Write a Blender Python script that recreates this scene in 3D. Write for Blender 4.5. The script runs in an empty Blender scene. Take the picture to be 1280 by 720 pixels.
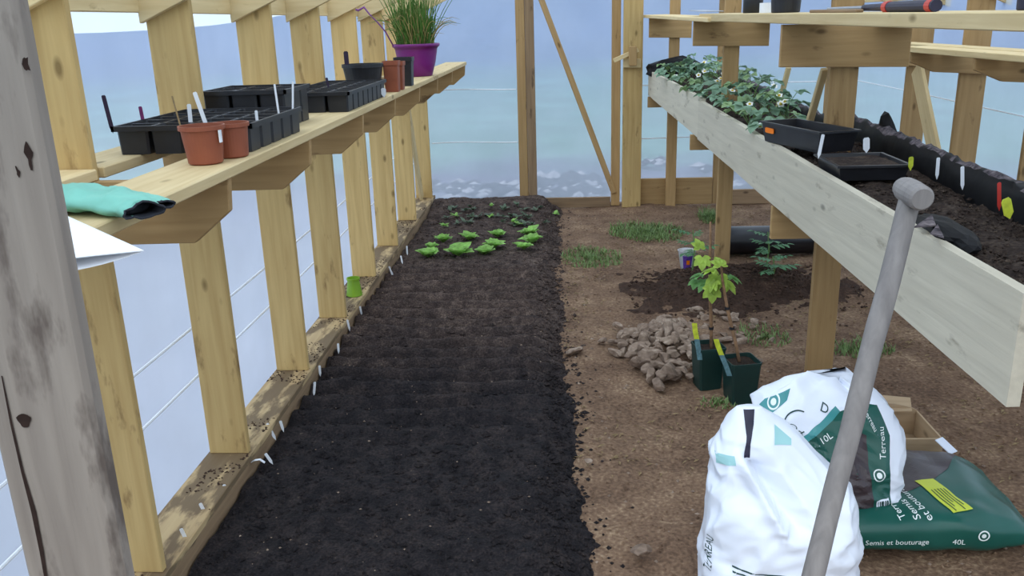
import bpy, bmesh, math, random
import numpy as np
from mathutils import Vector, Matrix, noise as mnoise

random.seed(7); rng = np.random.default_rng(7)
S = bpy.context.scene
COL = S.collection

# ------------------------------------------------------------------ camera
F_PX = 1073.0; EYE = 1.6
VF = np.array([60.0, -335.0, F_PX]); VF /= np.linalg.norm(VF)
VD = np.array([105.0, 3440.0, F_PX]); VD -= VF * (VD @ VF); VD /= np.linalg.norm(VD)
VR = np.cross(VD, VF)
ROT = np.array([VR, VF, -VD])                 # camera (x right, y down, z ahead) -> room
cam_d = bpy.data.cameras.new('camera'); cam = bpy.data.objects.new('camera', cam_d); COL.objects.link(cam)
cam_d.sensor_width = 36.0; cam_d.lens = F_PX / 1280.0 * 36.0; cam_d.clip_start = 0.05; cam_d.clip_end = 2000
M = Matrix.Identity(4)
for i in range(3):
    M[i][0] = ROT[i][0]; M[i][1] = -ROT[i][1]; M[i][2] = -ROT[i][2]
M[2][3] = EYE
cam.matrix_world = M
S.camera = cam

def _ray(px, py): return ROT @ np.array([px - 640.0, py - 360.0, F_PX])
def Py(px, py, y): r = _ray(px, py); return np.array([0, 0, EYE]) + r * (y / r[1])
def Pz(px, py, z): r = _ray(px, py); return np.array([0, 0, EYE]) + r * ((z - EYE) / r[2])
def Px(px, py, x): r = _ray(px, py); return np.array([0, 0, EYE]) + r * (x / r[0])

# ------------------------------------------------------------------ world, light, exposure
W_ = bpy.data.worlds.new('overcast_sky'); S.world = W_; W_.use_nodes = True
bgn = W_.node_tree.nodes['Background']
bgn.inputs[0].default_value = (0.84, 0.92, 1.0, 1); bgn.inputs[1].default_value = 1.08
sun_d = bpy.data.lights.new('veiled_sun', 'SUN'); sun_d.energy = 1.2; sun_d.angle = math.radians(50); sun_d.color = (1, 0.97, 0.92)
sun = bpy.data.objects.new('veiled_sun', sun_d); COL.objects.link(sun)
sun.rotation_euler = (math.radians(28), math.radians(-16), 0); sun.location = (0, -3, 8)
vs = S.view_settings
vs.view_transform = 'Standard'; vs.look = 'None'; vs.gamma = 1.0; vs.use_curve_mapping = False
vs.exposure = 0.55
S.cycles.max_bounces = 10; S.cycles.transparent_max_bounces = 16; S.cycles.transmission_bounces = 8; S.cycles.diffuse_bounces = 5
S.cycles.use_denoising = True

# ------------------------------------------------------------------ materials
def srgb(r, g, b):
    f = lambda c: ((c / 255) / 12.92 if c / 255 <= 0.04045 else (((c / 255) + 0.055) / 1.055) ** 2.4)
    return (f(r), f(g), f(b), 1.0)

class NT:
    def __init__(s, name):
        s.m = bpy.data.materials.new(name); s.m.use_nodes = True
        s.t = s.m.node_tree; s.n = s.t.nodes; s.b = s.n['Principled BSDF']; s.out = s.n['Material Output']
    def node(s, kind, **kw):
        nd = s.n.new(kind)
        for k, v in kw.items():
            if k.startswith('i_'): nd.inputs[int(k[2:]) if k[2:].isdigit() else k[2:]].default_value = v
            else: setattr(nd, k, v)
        return nd
    def link(s, a, b): s.t.links.new(a, b)
    def ramp(s, stops):
        r = s.n.new('ShaderNodeValToRGB'); el = r.color_ramp.elements
        while len(el) < len(stops): el.new(0.5)
        for e, (p, c) in zip(el, stops): e.position = p; e.color = c
        return r

def mk_plain(name, col, rough=0.6, spec=0.4, vary=0.12, scale=30, bump=0.0, sub=0.0):
    t = NT(name)
    tc = t.node('ShaderNodeTexCoord')
    n = t.node('ShaderNodeTexNoise'); n.inputs['Scale'].default_value = scale; n.inputs['Detail'].default_value = 4
    t.link(tc.outputs['Object'], n.inputs['Vector'])
    lo = tuple(c * (1 - vary) for c in col[:3]) + (1,); hi = tuple(min(1, c * (1 + vary)) for c in col[:3]) + (1,)
    r = t.ramp([(0.3, lo), (0.7, hi)])
    t.link(n.outputs['Fac'], r.inputs[0]); t.link(r.outputs[0], t.b.inputs['Base Color'])
    t.b.inputs['Roughness'].default_value = rough; t.b.inputs['Specular IOR Level'].default_value = spec
    if bump:
        bp = t.node('ShaderNodeBump'); bp.inputs['Strength'].default_value = bump; bp.inputs['Distance'].default_value = 0.01
        t.link(n.outputs['Fac'], bp.inputs['Height']); t.link(bp.outputs[0], t.b.inputs['Normal'])
    return t.m

def mk_wood(name, light, dark, stain, stain_lo=0.62, grain=1.0, rough=0.75, axis='x'):
    t = NT(name)
    tc = t.node('ShaderNodeTexCoord'); oi = t.node('ShaderNodeObjectInfo')
    mul = t.node('ShaderNodeVectorMath', operation='SCALE'); mul.inputs[0].default_value = (7.3, 5.1, 9.7)
    t.link(oi.outputs['Random'], mul.inputs['Scale'])
    add = t.node('ShaderNodeVectorMath', operation='ADD')
    t.link(tc.outputs['Object'], add.inputs[0]); t.link(mul.outputs[0], add.inputs[1])
    mp = t.node('ShaderNodeMapping'); mp.inputs['Scale'].default_value = (1.6, 26, 26) if axis == 'x' else (26, 26, 1.6)
    t.link(add.outputs[0], mp.inputs[0])
    n1 = t.node('ShaderNodeTexNoise'); n1.inputs['Scale'].default_value = 1.6; n1.inputs['Detail'].default_value = 6; n1.inputs['Distortion'].default_value = 0.4
    t.link(mp.outputs[0], n1.inputs['Vector'])
    mid = tuple(a * .35 + b * .65 for a, b in zip(dark, light)); r1 = t.ramp([(0.25, tuple(a * .5 + b * .5 for a, b in zip(dark, mid))), (0.5, mid), (0.75, light)])
    t.link(n1.outputs['Fac'], r1.inputs[0])
    mp2 = t.node('ShaderNodeMapping'); mp2.inputs['Scale'].default_value = (3.0, 9, 9) if axis == 'x' else (9, 9, 3.0)
    t.link(add.outputs[0], mp2.inputs[0])
    n2 = t.node('ShaderNodeTexNoise'); n2.inputs['Scale'].default_value = 1.5; n2.inputs['Detail'].default_value = 5; n2.inputs['Roughness'].default_value = 0.6
    t.link(mp2.outputs[0], n2.inputs['Vector'])
    r2 = t.ramp([(stain_lo, (0, 0, 0, 1)), (stain_lo + 0.1, (1, 1, 1, 1))])
    t.link(n2.outputs['Fac'], r2.inputs[0])
    mx = t.node('ShaderNodeMix', data_type='RGBA'); mx.inputs[7].default_value = stain
    fm = t.node('ShaderNodeMath', operation='MULTIPLY'); fm.inputs[1].default_value = 0.75
    t.link(r2.outputs[0], fm.inputs[0]); t.link(fm.outputs[0], mx.inputs[0]); t.link(r1.outputs[0], mx.inputs[6])
    # knots
    vo = t.node('ShaderNodeTexVoronoi'); vo.inputs['Scale'].default_value = 1.0
    mp3 = t.node('ShaderNodeMapping'); mp3.inputs['Scale'].default_value = (4, 9, 9); t.link(add.outputs[0], mp3.inputs[0]); t.link(mp3.outputs[0], vo.inputs['Vector'])
    r3 = t.ramp([(0.05, (1, 1, 1, 1)), (0.13, (0, 0, 0, 1))]); t.link(vo.outputs['Distance'], r3.inputs[0])
    mx2 = t.node('ShaderNodeMix', data_type='RGBA'); mx2.inputs[7].default_value = tuple(c * 0.45 for c in dark[:3]) + (1,)
    fm2 = t.node('ShaderNodeMath', operation='MULTIPLY'); fm2.inputs[1].default_value = 0.8
    t.link(r3.outputs[0], fm2.inputs[0]); t.link(fm2.outputs[0], mx2.inputs[0]); t.link(mx.outputs[2], mx2.inputs[6])
    # each board its own tone
    hv = t.node('ShaderNodeHueSaturation'); mr = t.node('ShaderNodeMapRange'); mr.inputs[3].default_value = 0.86; mr.inputs[4].default_value = 1.12
    t.link(oi.outputs['Random'], mr.inputs[0]); t.link(mr.outputs[0], hv.inputs['Value']); t.link(mx2.outputs[2], hv.inputs['Color'])
    t.link(hv.outputs[0], t.b.inputs['Base Color'])
    t.b.inputs['Roughness'].default_value = rough; t.b.inputs['Specular IOR Level'].default_value = 0.25
    bp = t.node('ShaderNodeBump'); bp.inputs['Strength'].default_value = 0.35 * grain; bp.inputs['Distance'].default_value = 0.004
    t.link(n1.outputs['Fac'], bp.inputs['Height']); t.link(bp.outputs[0], t.b.inputs['Normal'])
    return t.m

def mk_earth(name, stops, scale=9.0, fine=90.0, rough=0.95, bump=0.6, coords='Generated_pos'):
    t = NT(name)
    g = t.node('ShaderNodeNewGeometry')
    n1 = t.node('ShaderNodeTexNoise'); n1.inputs['Scale'].default_value = scale; n1.inputs['Detail'].default_value = 8; n1.inputs['Roughness'].default_value = 0.65
    n2 = t.node('ShaderNodeTexNoise'); n2.inputs['Scale'].default_value = fine; n2.inputs['Detail'].default_value = 4
    t.link(g.outputs['Position'], n1.inputs['Vector']); t.link(g.outputs['Position'], n2.inputs['Vector'])
    mix = t.node('ShaderNodeMath', operation='ADD'); h = t.node('ShaderNodeMath', operation='MULTIPLY'); h.inputs[1].default_value = 0.45
    h2 = t.node('ShaderNodeMath', operation='MULTIPLY'); h2.inputs[1].default_value = 0.55
    t.link(n1.outputs['Fac'], h2.inputs[0]); t.link(n2.outputs['Fac'], h.inputs[0]); t.link(h.outputs[0], mix.inputs[0]); t.link(h2.outputs[0], mix.inputs[1])
    r = t.ramp(stops); t.link(mix.outputs[0], r.inputs[0])
    t.link(r.outputs[0], t.b.inputs['Base Color'])
    t.b.inputs['Roughness'].default_value = rough; t.b.inputs['Specular IOR Level'].default_value = 0.15
    bp = t.node('ShaderNodeBump'); bp.inputs['Strength'].default_value = bump; bp.inputs['Distance'].default_value = 0.012
    t.link(n2.outputs['Fac'], bp.inputs['Height']); t.link(bp.outputs[0], t.b.inputs['Normal'])
    return t.m

def mk_sheet(name, clear=0.50):
    t = NT(name); t.n.remove(t.b)
    tr = t.node('ShaderNodeBsdfTransparent'); tr.inputs[0].default_value = (0.86, 0.93, 1.0, 1)
    tl = t.node('ShaderNodeBsdfTranslucent'); tl.inputs[0].default_value = (0.70, 0.82, 0.99, 1)
    gl = t.node('ShaderNodeBsdfGlossy'); gl.inputs[0].default_value = (0.9, 0.95, 1, 1); gl.inputs['Roughness'].default_value = 0.3
    g = t.node('ShaderNodeNewGeometry')
    n = t.node('ShaderNodeTexNoise'); n.inputs['Scale'].default_value = 2.2; n.inputs['Detail'].default_value = 5
    t.link(g.outputs['Position'], n.inputs['Vector'])
    mr = t.node('ShaderNodeMapRange'); mr.inputs[1].default_value = 0.3; mr.inputs[2].default_value = 0.7; mr.inputs[3].default_value = 1 - clear - 0.05; mr.inputs[4].default_value = 1 - clear + 0.05
    t.link(n.outputs['Fac'], mr.inputs[0])
    m1 = t.node('ShaderNodeMixShader'); m2 = t.node('ShaderNodeMixShader'); m2.inputs[0].default_value = 0.04
    t.link(mr.outputs[0], m1.inputs[0]); t.link(tr.outputs[0], m1.inputs[1]); t.link(tl.outputs[0], m1.inputs[2])
    t.link(m1.outputs[0], m2.inputs[1]); t.link(gl.outputs[0], m2.inputs[2])
    t.link(m2.outputs[0], t.out.inputs['Surface'])
    return t.m

WOOD = mk_wood('fresh_sawn_wood', srgb(214, 184, 126), srgb(176, 142, 88), srgb(118, 88, 54), 0.60)
WOOD_PALE = mk_wood('pale_sawn_wood', srgb(226, 204, 158), srgb(192, 164, 114), srgb(140, 108, 70), 0.64)
WOOD_BROWN = mk_wood('brown_shaded_wood', srgb(184, 152, 106), srgb(146, 114, 74), srgb(96, 72, 48), 0.62)  # browner, darker wood: backlit shade of the right-hand beams put into the colour
WOOD_SILL = mk_wood('soil_stained_wood', srgb(196, 172, 130), srgb(150, 122, 86), srgb(78, 62, 50), 0.42)
WOOD_GREY = mk_wood('weathered_white_wood', srgb(212, 204, 184), srgb(186, 178, 160), srgb(138, 128, 112), 0.61, 1.0)
WOOD_OLD = mk_wood('old_grey_wood', srgb(158, 148, 138), srgb(112, 102, 95), srgb(78, 66, 60), 0.56, 2.5)
WOOD_DARK = mk_wood('aged_brown_wood', srgb(160, 134, 104), srgb(108, 86, 66), srgb(76, 60, 48), 0.6, 1.5)
WOOD_HANDLE = mk_wood('silvered_wood', srgb(148, 143, 140), srgb(104, 99, 98), srgb(128, 108, 94), 0.70, 2.0, axis='z')
PLY = mk_wood('thin_plywood', srgb(190, 164, 132), srgb(160, 134, 102), srgb(130, 106, 82), 0.7)
SHEET = mk_sheet('polythene_sheet')
def mk_bed_soil():
    """moist, freshly worked soil in the near half; drier crumbly soil in the far, sown half"""
    m = mk_earth('dark_potting_soil', [(0.30, srgb(18, 17, 20)), (0.48, srgb(36, 33, 35)), (0.62, srgb(58, 51, 50)), (0.72, srgb(100, 88, 78))], 14, 120)
    t = m.node_tree; n = t.nodes; b = n['Principled BSDF']; r = [q for q in n if q.type == 'VALTORGB'][0]
    d = n.new('ShaderNodeValToRGB'); el = d.color_ramp.elements; el.new(.5); el.new(.6)
    for e, (p, c) in zip(el, [(0.30, srgb(30, 25, 25)), (0.47, srgb(66, 55, 51)), (0.58, srgb(94, 80, 73)), (0.70, srgb(138, 120, 106))]): e.position = p; e.color = c
    t.links.new(r.inputs[0].links[0].from_socket, d.inputs[0])
    g = n.new('ShaderNodeNewGeometry'); sx = n.new('ShaderNodeSeparateXYZ'); t.links.new(g.outputs['Position'], sx.inputs[0])
    nz = n.new('ShaderNodeTexNoise'); nz.inputs['Scale'].default_value = 3; nz.inputs['Detail'].default_value = 6; t.links.new(g.outputs['Position'], nz.inputs['Vector'])
    ma = n.new('ShaderNodeMath'); ma.operation = 'MULTIPLY_ADD'; ma.inputs[1].default_value = 1.4; t.links.new(nz.outputs['Fac'], ma.inputs[0]); t.links.new(sx.outputs['Y'], ma.inputs[2])
    mr = n.new('ShaderNodeMapRange'); mr.inputs[1].default_value = 4.1; mr.inputs[2].default_value = 5.3; t.links.new(ma.outputs[0], mr.inputs[0])
    mx = n.new('ShaderNodeMix'); mx.data_type = 'RGBA'; t.links.new(mr.outputs[0], mx.inputs[0]); t.links.new(r.outputs[0], mx.inputs[6]); t.links.new(d.outputs[0], mx.inputs[7]); t.links.new(mx.outputs[2], b.inputs['Base Color'])
    return m
SOIL = mk_bed_soil()
SOIL_BROWN = mk_earth('brown_mound_soil', [(0.32, srgb(40, 30, 26)), (0.6, srgb(78, 60, 50)), (0.74, srgb(120, 100, 84))], 9, 80)
EARTH = mk_earth('trodden_earth', [(0.30, srgb(66, 50, 41)), (0.44, srgb(104, 82, 66)), (0.55, srgb(128, 103, 83)), (0.68, srgb(170, 146, 118))], 3.2, 70)
PLANTER_SOIL = mk_earth('planter_compost', [(0.30, srgb(30, 25, 24)), (0.5, srgb(58, 48, 43)), (0.66, srgb(92, 80, 70)), (0.76, srgb(128, 116, 104))], 12, 90)
POT_SOIL = mk_earth('pot_soil', [(0.35, srgb(30, 26, 25)), (0.6, srgb(66, 54, 46)), (0.75, srgb(100, 84, 70))], 25, 160)
STONE = mk_earth('rubble_stone', [(0.3, srgb(92, 76, 66)), (0.5, srgb(138, 119, 104)), (0.7, srgb(186, 168, 150))], 6, 40, 0.9, 0.4)
BLACK = mk_plain('black_plastic', srgb(30, 31, 36), 0.42, 0.5, 0.25, 20)
BLACK_PIPE = mk_plain('black_pipe_plastic', srgb(24, 24, 30), 0.35, 0.55, 0.2, 8)
FILM = mk_plain('black_liner_film', srgb(15, 15, 18), 0.6, 0.25, 0.3, 25, 0.1)
FILM_DIRT = mk_earth('dusty_liner_fold', [(0.35, srgb(34, 32, 38)), (0.5, srgb(96, 88, 92)), (0.7, srgb(150, 140, 140))], 18, 60)
TERRA = mk_plain('terracotta_plastic', srgb(144, 80, 57), 0.55, 0.35, 0.1, 15)
PURPLE = mk_plain('purple_plastic', srgb(118, 28, 118), 0.38, 0.5, 0.08, 10)
LILAC = mk_plain('purple_hook_plastic', srgb(122, 60, 130), 0.4, 0.5, 0.08, 10)
GREENPOT = mk_plain('dark_green_plastic', srgb(22, 52, 48), 0.45, 0.45, 0.15, 10)
LIME = mk_plain('lime_green_plastic', srgb(128, 170, 40), 0.4, 0.5, 0.08, 10)
WHITE = mk_plain('white_plastic', srgb(236, 240, 246), 0.45, 0.4, 0.03, 20)
PAPER = mk_plain('white_paper', srgb(246, 248, 252), 0.7, 0.2, 0.015, 8)
LABEL_Y = mk_plain('yellow_green_print', srgb(198, 208, 60), 0.5, 0.4, 0.25, 40)
LABEL_T = mk_plain('blue_grey_print', srgb(96, 132, 140), 0.5, 0.4, 0.35, 60)
LABEL_D = mk_plain('dark_print', srgb(44, 30, 56), 0.5, 0.4, 0.3, 60)
LABEL_M = mk_plain('magenta_print', srgb(110, 36, 92), 0.5, 0.4, 0.2, 40)
ORANGE = mk_plain('orange_sticker', srgb(255, 130, 10), 0.45, 0.4, 0.05, 30)
RED = mk_plain('red_plastic', srgb(196, 60, 50), 0.45, 0.4, 0.1, 30)
NAVY = mk_plain('navy_rubber', srgb(40, 40, 62), 0.5, 0.4, 0.15, 30)
METAL = mk_plain('dull_metal', srgb(150, 156, 166), 0.4, 0.6, 0.1, 20)
GLOVE = mk_plain('mint_latex', srgb(122, 188, 170), 0.6, 0.35, 0.10, 14, 0.2)
GLOVE_IN = mk_plain('dark_glove_lining', srgb(52, 54, 60), 0.8, 0.2, 0.25, 30)
BAG_W = mk_plain('white_bag_film', srgb(232, 238, 250), 0.36, 0.5, 0.03, 6)
BAG_G = mk_plain('green_bag_film', srgb(22, 84, 74), 0.33, 0.5, 0.12, 6)
BAG_B = mk_plain('brown_bag_film', srgb(58, 48, 52), 0.33, 0.5, 0.2, 8)
BAG_T = mk_plain('teal_bag_print', srgb(60, 140, 142), 0.36, 0.5, 0.08, 6)
BAG_PT = mk_plain('pale_teal_print', srgb(158, 206, 208), 0.36, 0.5, 0.05, 6)
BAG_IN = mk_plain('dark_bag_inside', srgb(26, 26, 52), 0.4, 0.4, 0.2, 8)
INK = mk_plain('dark_green_ink', srgb(26, 64, 62), 0.5, 0.3, 0.1, 20)
INKW = mk_plain('white_ink', srgb(232, 240, 238), 0.5, 0.3, 0.03, 20)
YELLOW = mk_plain('yellow_sticker', srgb(202, 214, 66), 0.4, 0.4, 0.06, 8)
BARK = mk_plain('brown_stem', srgb(134, 104, 78), 0.8, 0.2, 0.25, 60)
STEM_G = mk_plain('green_stem', srgb(110, 140, 80), 0.6, 0.3, 0.15, 40)
PETAL = mk_plain('white_petal', srgb(248, 248, 244), 0.6, 0.3, 0.03, 30)
PIP = mk_plain('yellow_flower_centre', srgb(226, 196, 60), 0.6, 0.3, 0.1, 60)
def mk_leaf(name, col, vary=0.25, trans=0.25):
    t = NT(name); oi = t.node('ShaderNodeObjectInfo'); g = t.node('ShaderNodeNewGeometry')
    n = t.node('ShaderNodeTexNoise'); n.inputs['Scale'].default_value = 28; t.link(g.outputs['Position'], n.inputs['Vector'])
    lo = tuple(c * (1 - vary) for c in col[:3]) + (1,); hi = tuple(min(1, c * (1 + vary)) for c in col[:3]) + (1,)
    r = t.ramp([(0.32, lo), (0.68, hi)]); t.link(n.outputs['Fac'], r.inputs[0]); t.link(r.outputs[0], t.b.inputs['Base Color'])
    t.b.inputs['Roughness'].default_value = 0.5; t.b.inputs['Specular IOR Level'].default_value = 0.35
    tl = t.node('ShaderNodeBsdfTranslucent'); t.link(r.outputs[0], tl.inputs[0])
    m = t.node('ShaderNodeMixShader'); m.inputs[0].default_value = trans
    t.link(t.b.outputs[0], m.inputs[1]); t.link(tl.outputs[0], m.inputs[2]); t.link(m.outputs[0], t.out.inputs['Surface'])
    return t.m
LEAF_STRAW = mk_leaf('strawberry_leaf', srgb(134, 166, 138))
LEAF_STRAW2 = mk_leaf('strawberry_leaf_light', srgb(154, 182, 132))
LEAF_LETT = mk_leaf('lettuce_leaf', srgb(150, 196, 100), 0.3, 0.3)
LEAF_DULL = mk_leaf('seedling_leaf', srgb(98, 114, 92))
LEAF_VINE = mk_leaf('vine_leaf', srgb(168, 196, 84), 0.2, 0.35)
LEAF_VINE2 = mk_leaf('vine_leaf_green', srgb(104, 152, 84), 0.2, 0.3)
LEAF_TOM = mk_leaf('tomato_leaf', srgb(92, 140, 96), 0.25, 0.25)
CHIVE = mk_leaf('chive_blade', srgb(96, 136, 60), 0.3, 0.25)
CHIVE_DRY = mk_leaf('dry_chive_blade', srgb(176, 160, 104), 0.2, 0.2)
GRASS = mk_leaf('grass_blade', srgb(118, 142, 86), 0.35, 0.25)
STRAWCOL = mk_plain('dry_litter', srgb(140, 120, 90), 0.9, 0.1, 0.3, 60)

def mk_land():
    t = NT('outdoor_land')
    g = t.node('ShaderNodeNewGeometry')
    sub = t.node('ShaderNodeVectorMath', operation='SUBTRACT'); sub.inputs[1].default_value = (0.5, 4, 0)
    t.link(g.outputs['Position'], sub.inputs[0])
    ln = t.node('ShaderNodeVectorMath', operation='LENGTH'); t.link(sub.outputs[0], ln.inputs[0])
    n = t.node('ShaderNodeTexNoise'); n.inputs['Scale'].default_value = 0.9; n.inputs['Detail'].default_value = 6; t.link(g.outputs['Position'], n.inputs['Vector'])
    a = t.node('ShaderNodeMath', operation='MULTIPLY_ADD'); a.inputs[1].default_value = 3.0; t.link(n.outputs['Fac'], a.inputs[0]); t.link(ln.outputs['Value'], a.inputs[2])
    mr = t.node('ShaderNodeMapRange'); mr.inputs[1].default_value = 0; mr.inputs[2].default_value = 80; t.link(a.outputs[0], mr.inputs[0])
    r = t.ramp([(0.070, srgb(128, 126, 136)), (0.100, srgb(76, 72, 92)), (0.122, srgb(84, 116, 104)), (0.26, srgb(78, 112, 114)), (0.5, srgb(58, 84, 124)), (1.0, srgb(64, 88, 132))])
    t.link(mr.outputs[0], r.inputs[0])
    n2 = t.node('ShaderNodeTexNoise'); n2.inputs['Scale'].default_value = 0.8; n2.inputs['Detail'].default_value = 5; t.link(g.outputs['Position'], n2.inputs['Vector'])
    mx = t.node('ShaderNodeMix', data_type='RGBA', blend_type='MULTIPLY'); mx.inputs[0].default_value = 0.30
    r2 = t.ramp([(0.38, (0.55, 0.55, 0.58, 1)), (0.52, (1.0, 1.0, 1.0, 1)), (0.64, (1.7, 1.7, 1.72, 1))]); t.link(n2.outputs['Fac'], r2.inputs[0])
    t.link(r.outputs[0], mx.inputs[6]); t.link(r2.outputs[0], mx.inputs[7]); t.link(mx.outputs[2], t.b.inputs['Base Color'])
    t.b.inputs['Roughness'].default_value = 0.95; t.b.inputs['Specular IOR Level'].default_value = 0.1
    return t.m
LAND = mk_land()

# ------------------------------------------------------------------ helpers
WM = {}
def _link(o, world, parent):
    COL.objects.link(o)
    if parent is not None:
        o.parent = parent; o.matrix_parent_inverse = WM[parent.name].inverted()
    o.matrix_basis = world; WM[o.name] = world.copy()
    return o
def empty(name, loc=(0, 0, 0), parent=None):
    o = bpy.data.objects.new(name, None); o.empty_display_size = 0.05
    return _link(o, Matrix.Translation(Vector(loc)), parent)
def tag(o, label=None, cat=None, group=None, kind=None):
    if label: o['label'] = label
    if cat: o['category'] = cat
    if group: o['group'] = group
    if kind: o['kind'] = kind
    return o
def thing(name, label, cat, loc=(0, 0, 0), group=None):
    return tag(empty(name, loc), label, cat, group)
def structure(name, loc=(0, 0, 0), label=None):
    return tag(empty(name, loc), label, None, None, 'structure')
def new_mesh(name, verts, faces, mats, fmat=None, smooth=False):
    me = bpy.data.meshes.new(name)
    me.from_pydata([tuple(map(float, v)) for v in verts], [], [tuple(map(int, f)) for f in faces])
    if not isinstance(mats, (list, tuple)): mats = [mats]
    for m in mats: me.materials.append(m)
    if fmat is not None: me.polygons.foreach_set('material_index', list(map(int, fmat)))
    if smooth: me.polygons.foreach_set('use_smooth', [True] * len(me.polygons))
    me.update(); return me
def put(name, me, world=None, parent=None):
    return _link(bpy.data.objects.new(name, me), world if world is not None else Matrix.Identity(4), parent)
def mobj(name, verts, faces, mats, parent=None, fmat=None, smooth=False, world=None):
    """mesh given in room coordinates; origin moved to its bounding centre"""
    v = np.asarray(verts, float)
    if world is None:
        c = (v.min(0) + v.max(0)) / 2; v = v - c; world = Matrix.Translation(Vector(c))
    return put(name, new_mesh(name, v, faces, mats, fmat, smooth), world, parent)
def fix_normals(me):
    bm = bmesh.new(); bm.from_mesh(me); bmesh.ops.recalc_face_normals(bm, faces=bm.faces); bm.to_mesh(me); bm.free()
def bevel_mesh(me, off):
    bm = bmesh.new(); bm.from_mesh(me); bmesh.ops.recalc_face_normals(bm, faces=bm.faces)
    bmesh.ops.bevel(bm, geom=bm.edges[:], offset=off, segments=1, affect='EDGES', clamp_overlap=True)
    bm.to_mesh(me); bm.free()
BOXF = [(0, 3, 2, 1), (4, 5, 6, 7), (0, 1, 5, 4), (1, 2, 6, 5), (2, 3, 7, 6), (3, 0, 4, 7)]
def boxv(sx, sy, sz):
    x, y, z = sx / 2, sy / 2, sz / 2
    return [(-x, -y, -z), (x, -y, -z), (x, y, -z), (-x, y, -z), (-x, -y, z), (x, -y, z), (x, y, z), (-x, y, z)]
def board(name, p0, p1, w, t, wdir, mat, parent=None, bev=0.003):
    """sawn board: length p0->p1 is its local x, width w along wdir, thickness t"""
    p0 = Vector(p0); p1 = Vector(p1); ax = (p1 - p0); L = ax.length; ax.normalize()
    wd = Vector(wdir); wd = (wd - ax * wd.dot(ax)).normalized(); td = ax.cross(wd)
    me = new_mesh(name, boxv(L, w, t), BOXF, mat)
    if bev: bevel_mesh(me, bev)
    m = Matrix.Identity(4)
    for i in range(3): m[i][0] = ax[i]; m[i][1] = wd[i]; m[i][2] = td[i]; m[i][3] = (p0[i] + p1[i]) / 2
    return put(name, me, m, parent)
def prism_y(name, poly, y0, y1, mat, parent=None, bev=0.002):
    """polygon in x-z, extruded along y; grain runs along x"""
    n = len(poly); v = [(x, y0, z) for x, z in poly] + [(x, y1, z) for x, z in poly]
    f = [tuple(range(n)), tuple(range(2 * n - 1, n - 1, -1))] + [(i, i + n, (i + 1) % n + n, (i + 1) % n) for i in range(n)]
    o = mobj(name, v, f, mat, parent)
    if bev: bevel_mesh(o.data, bev)
    else: fix_normals(o.data)
    return o
def tube(pts, rad, n=8, cap=True):
    pts = [np.asarray(p, float) for p in pts]
    rads = rad if isinstance(rad, (list, tuple, np.ndarray)) else [rad] * len(pts)
    V = []; Fc = []; prev = None
    for i, p in enumerate(pts):
        d = pts[min(i + 1, len(pts) - 1)] - pts[max(i - 1, 0)]; d = d / (np.linalg.norm(d) + 1e-9)
        if prev is None:
            a = np.array([0, 0, 1.0]) if abs(d[2]) < 0.9 else np.array([1.0, 0, 0])
            u = np.cross(d, a)
        else: u = prev - d * (prev @ d)
        u /= np.linalg.norm(u) + 1e-9; prev = u; w = np.cross(d, u)
        for k in range(n):
            a = 2 * math.pi * k / n; V.append(p + rads[i] * (u * math.cos(a) + w * math.sin(a)))
    for i in range(len(pts) - 1):
        for k in range(n): Fc.append((i * n + k, i * n + (k + 1) % n, (i + 1) * n + (k + 1) % n, (i + 1) * n + k))
    if cap: Fc.append(tuple(range(n - 1, -1, -1))); Fc.append(tuple((len(pts) - 1) * n + k for k in range(n)))
    return V, Fc
def lathe(prof, n=32):
    V = []; Fc = []
    for r, z in prof:
        for k in range(n): a = 2 * math.pi * k / n; V.append((r * math.cos(a), r * math.sin(a), z))
    for i in range(len(prof) - 1):
        for k in range(n): Fc.append((i * n + k, i * n + (k + 1) % n, (i + 1) * n + (k + 1) % n, (i + 1) * n + k))
    if prof[0][0] > 1e-6: Fc.append(tuple(range(n - 1, -1, -1)))
    return V, Fc
class MB:
    def __init__(s): s.v = []; s.f = []; s.m = []
    def add(s, v, f, mi=0):
        o = len(s.v); s.v += [tuple(p) for p in v]; s.f += [tuple(i + o for i in q) for q in f]; s.m += [mi] * len(f)
    def obj(s, name, mats, parent=None, smooth=False): return mobj(name, s.v, s.f, mats, parent, s.m, smooth)

# value noise on numpy arrays
_G = rng.random((256, 256))
def vnoise(x, y):
    xi = np.floor(x).astype(int); yi = np.floor(y).astype(int); fx = x - xi; fy = y - yi
    fx = fx * fx * (3 - 2 * fx); fy = fy * fy * (3 - 2 * fy)
    a = _G[xi % 256, yi % 256]; b = _G[(xi + 1) % 256, yi % 256]; c = _G[xi % 256, (yi + 1) % 256]; d = _G[(xi + 1) % 256, (yi + 1) % 256]
    return (a * (1 - fx) + b * fx) * (1 - fy) + (c * (1 - fx) + d * fx) * fy - 0.5
def fbm(x, y, sc, oct=4, gain=0.5):
    s = 0; a = 1.0
    for o in range(oct): s = s + a * vnoise(x * sc + 17 * o, y * sc + 31 * o); sc *= 2.03; a *= gain
    return s
def grid(nx, ny):
    return [(j * nx + i, j * nx + i + 1, (j + 1) * nx + i + 1, (j + 1) * nx + i) for j in range(ny - 1) for i in range(nx - 1)]
def smoothstep(a, b, x): t = np.clip((x - a) / (b - a), 0, 1); return t * t * (3 - 2 * t)

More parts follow.
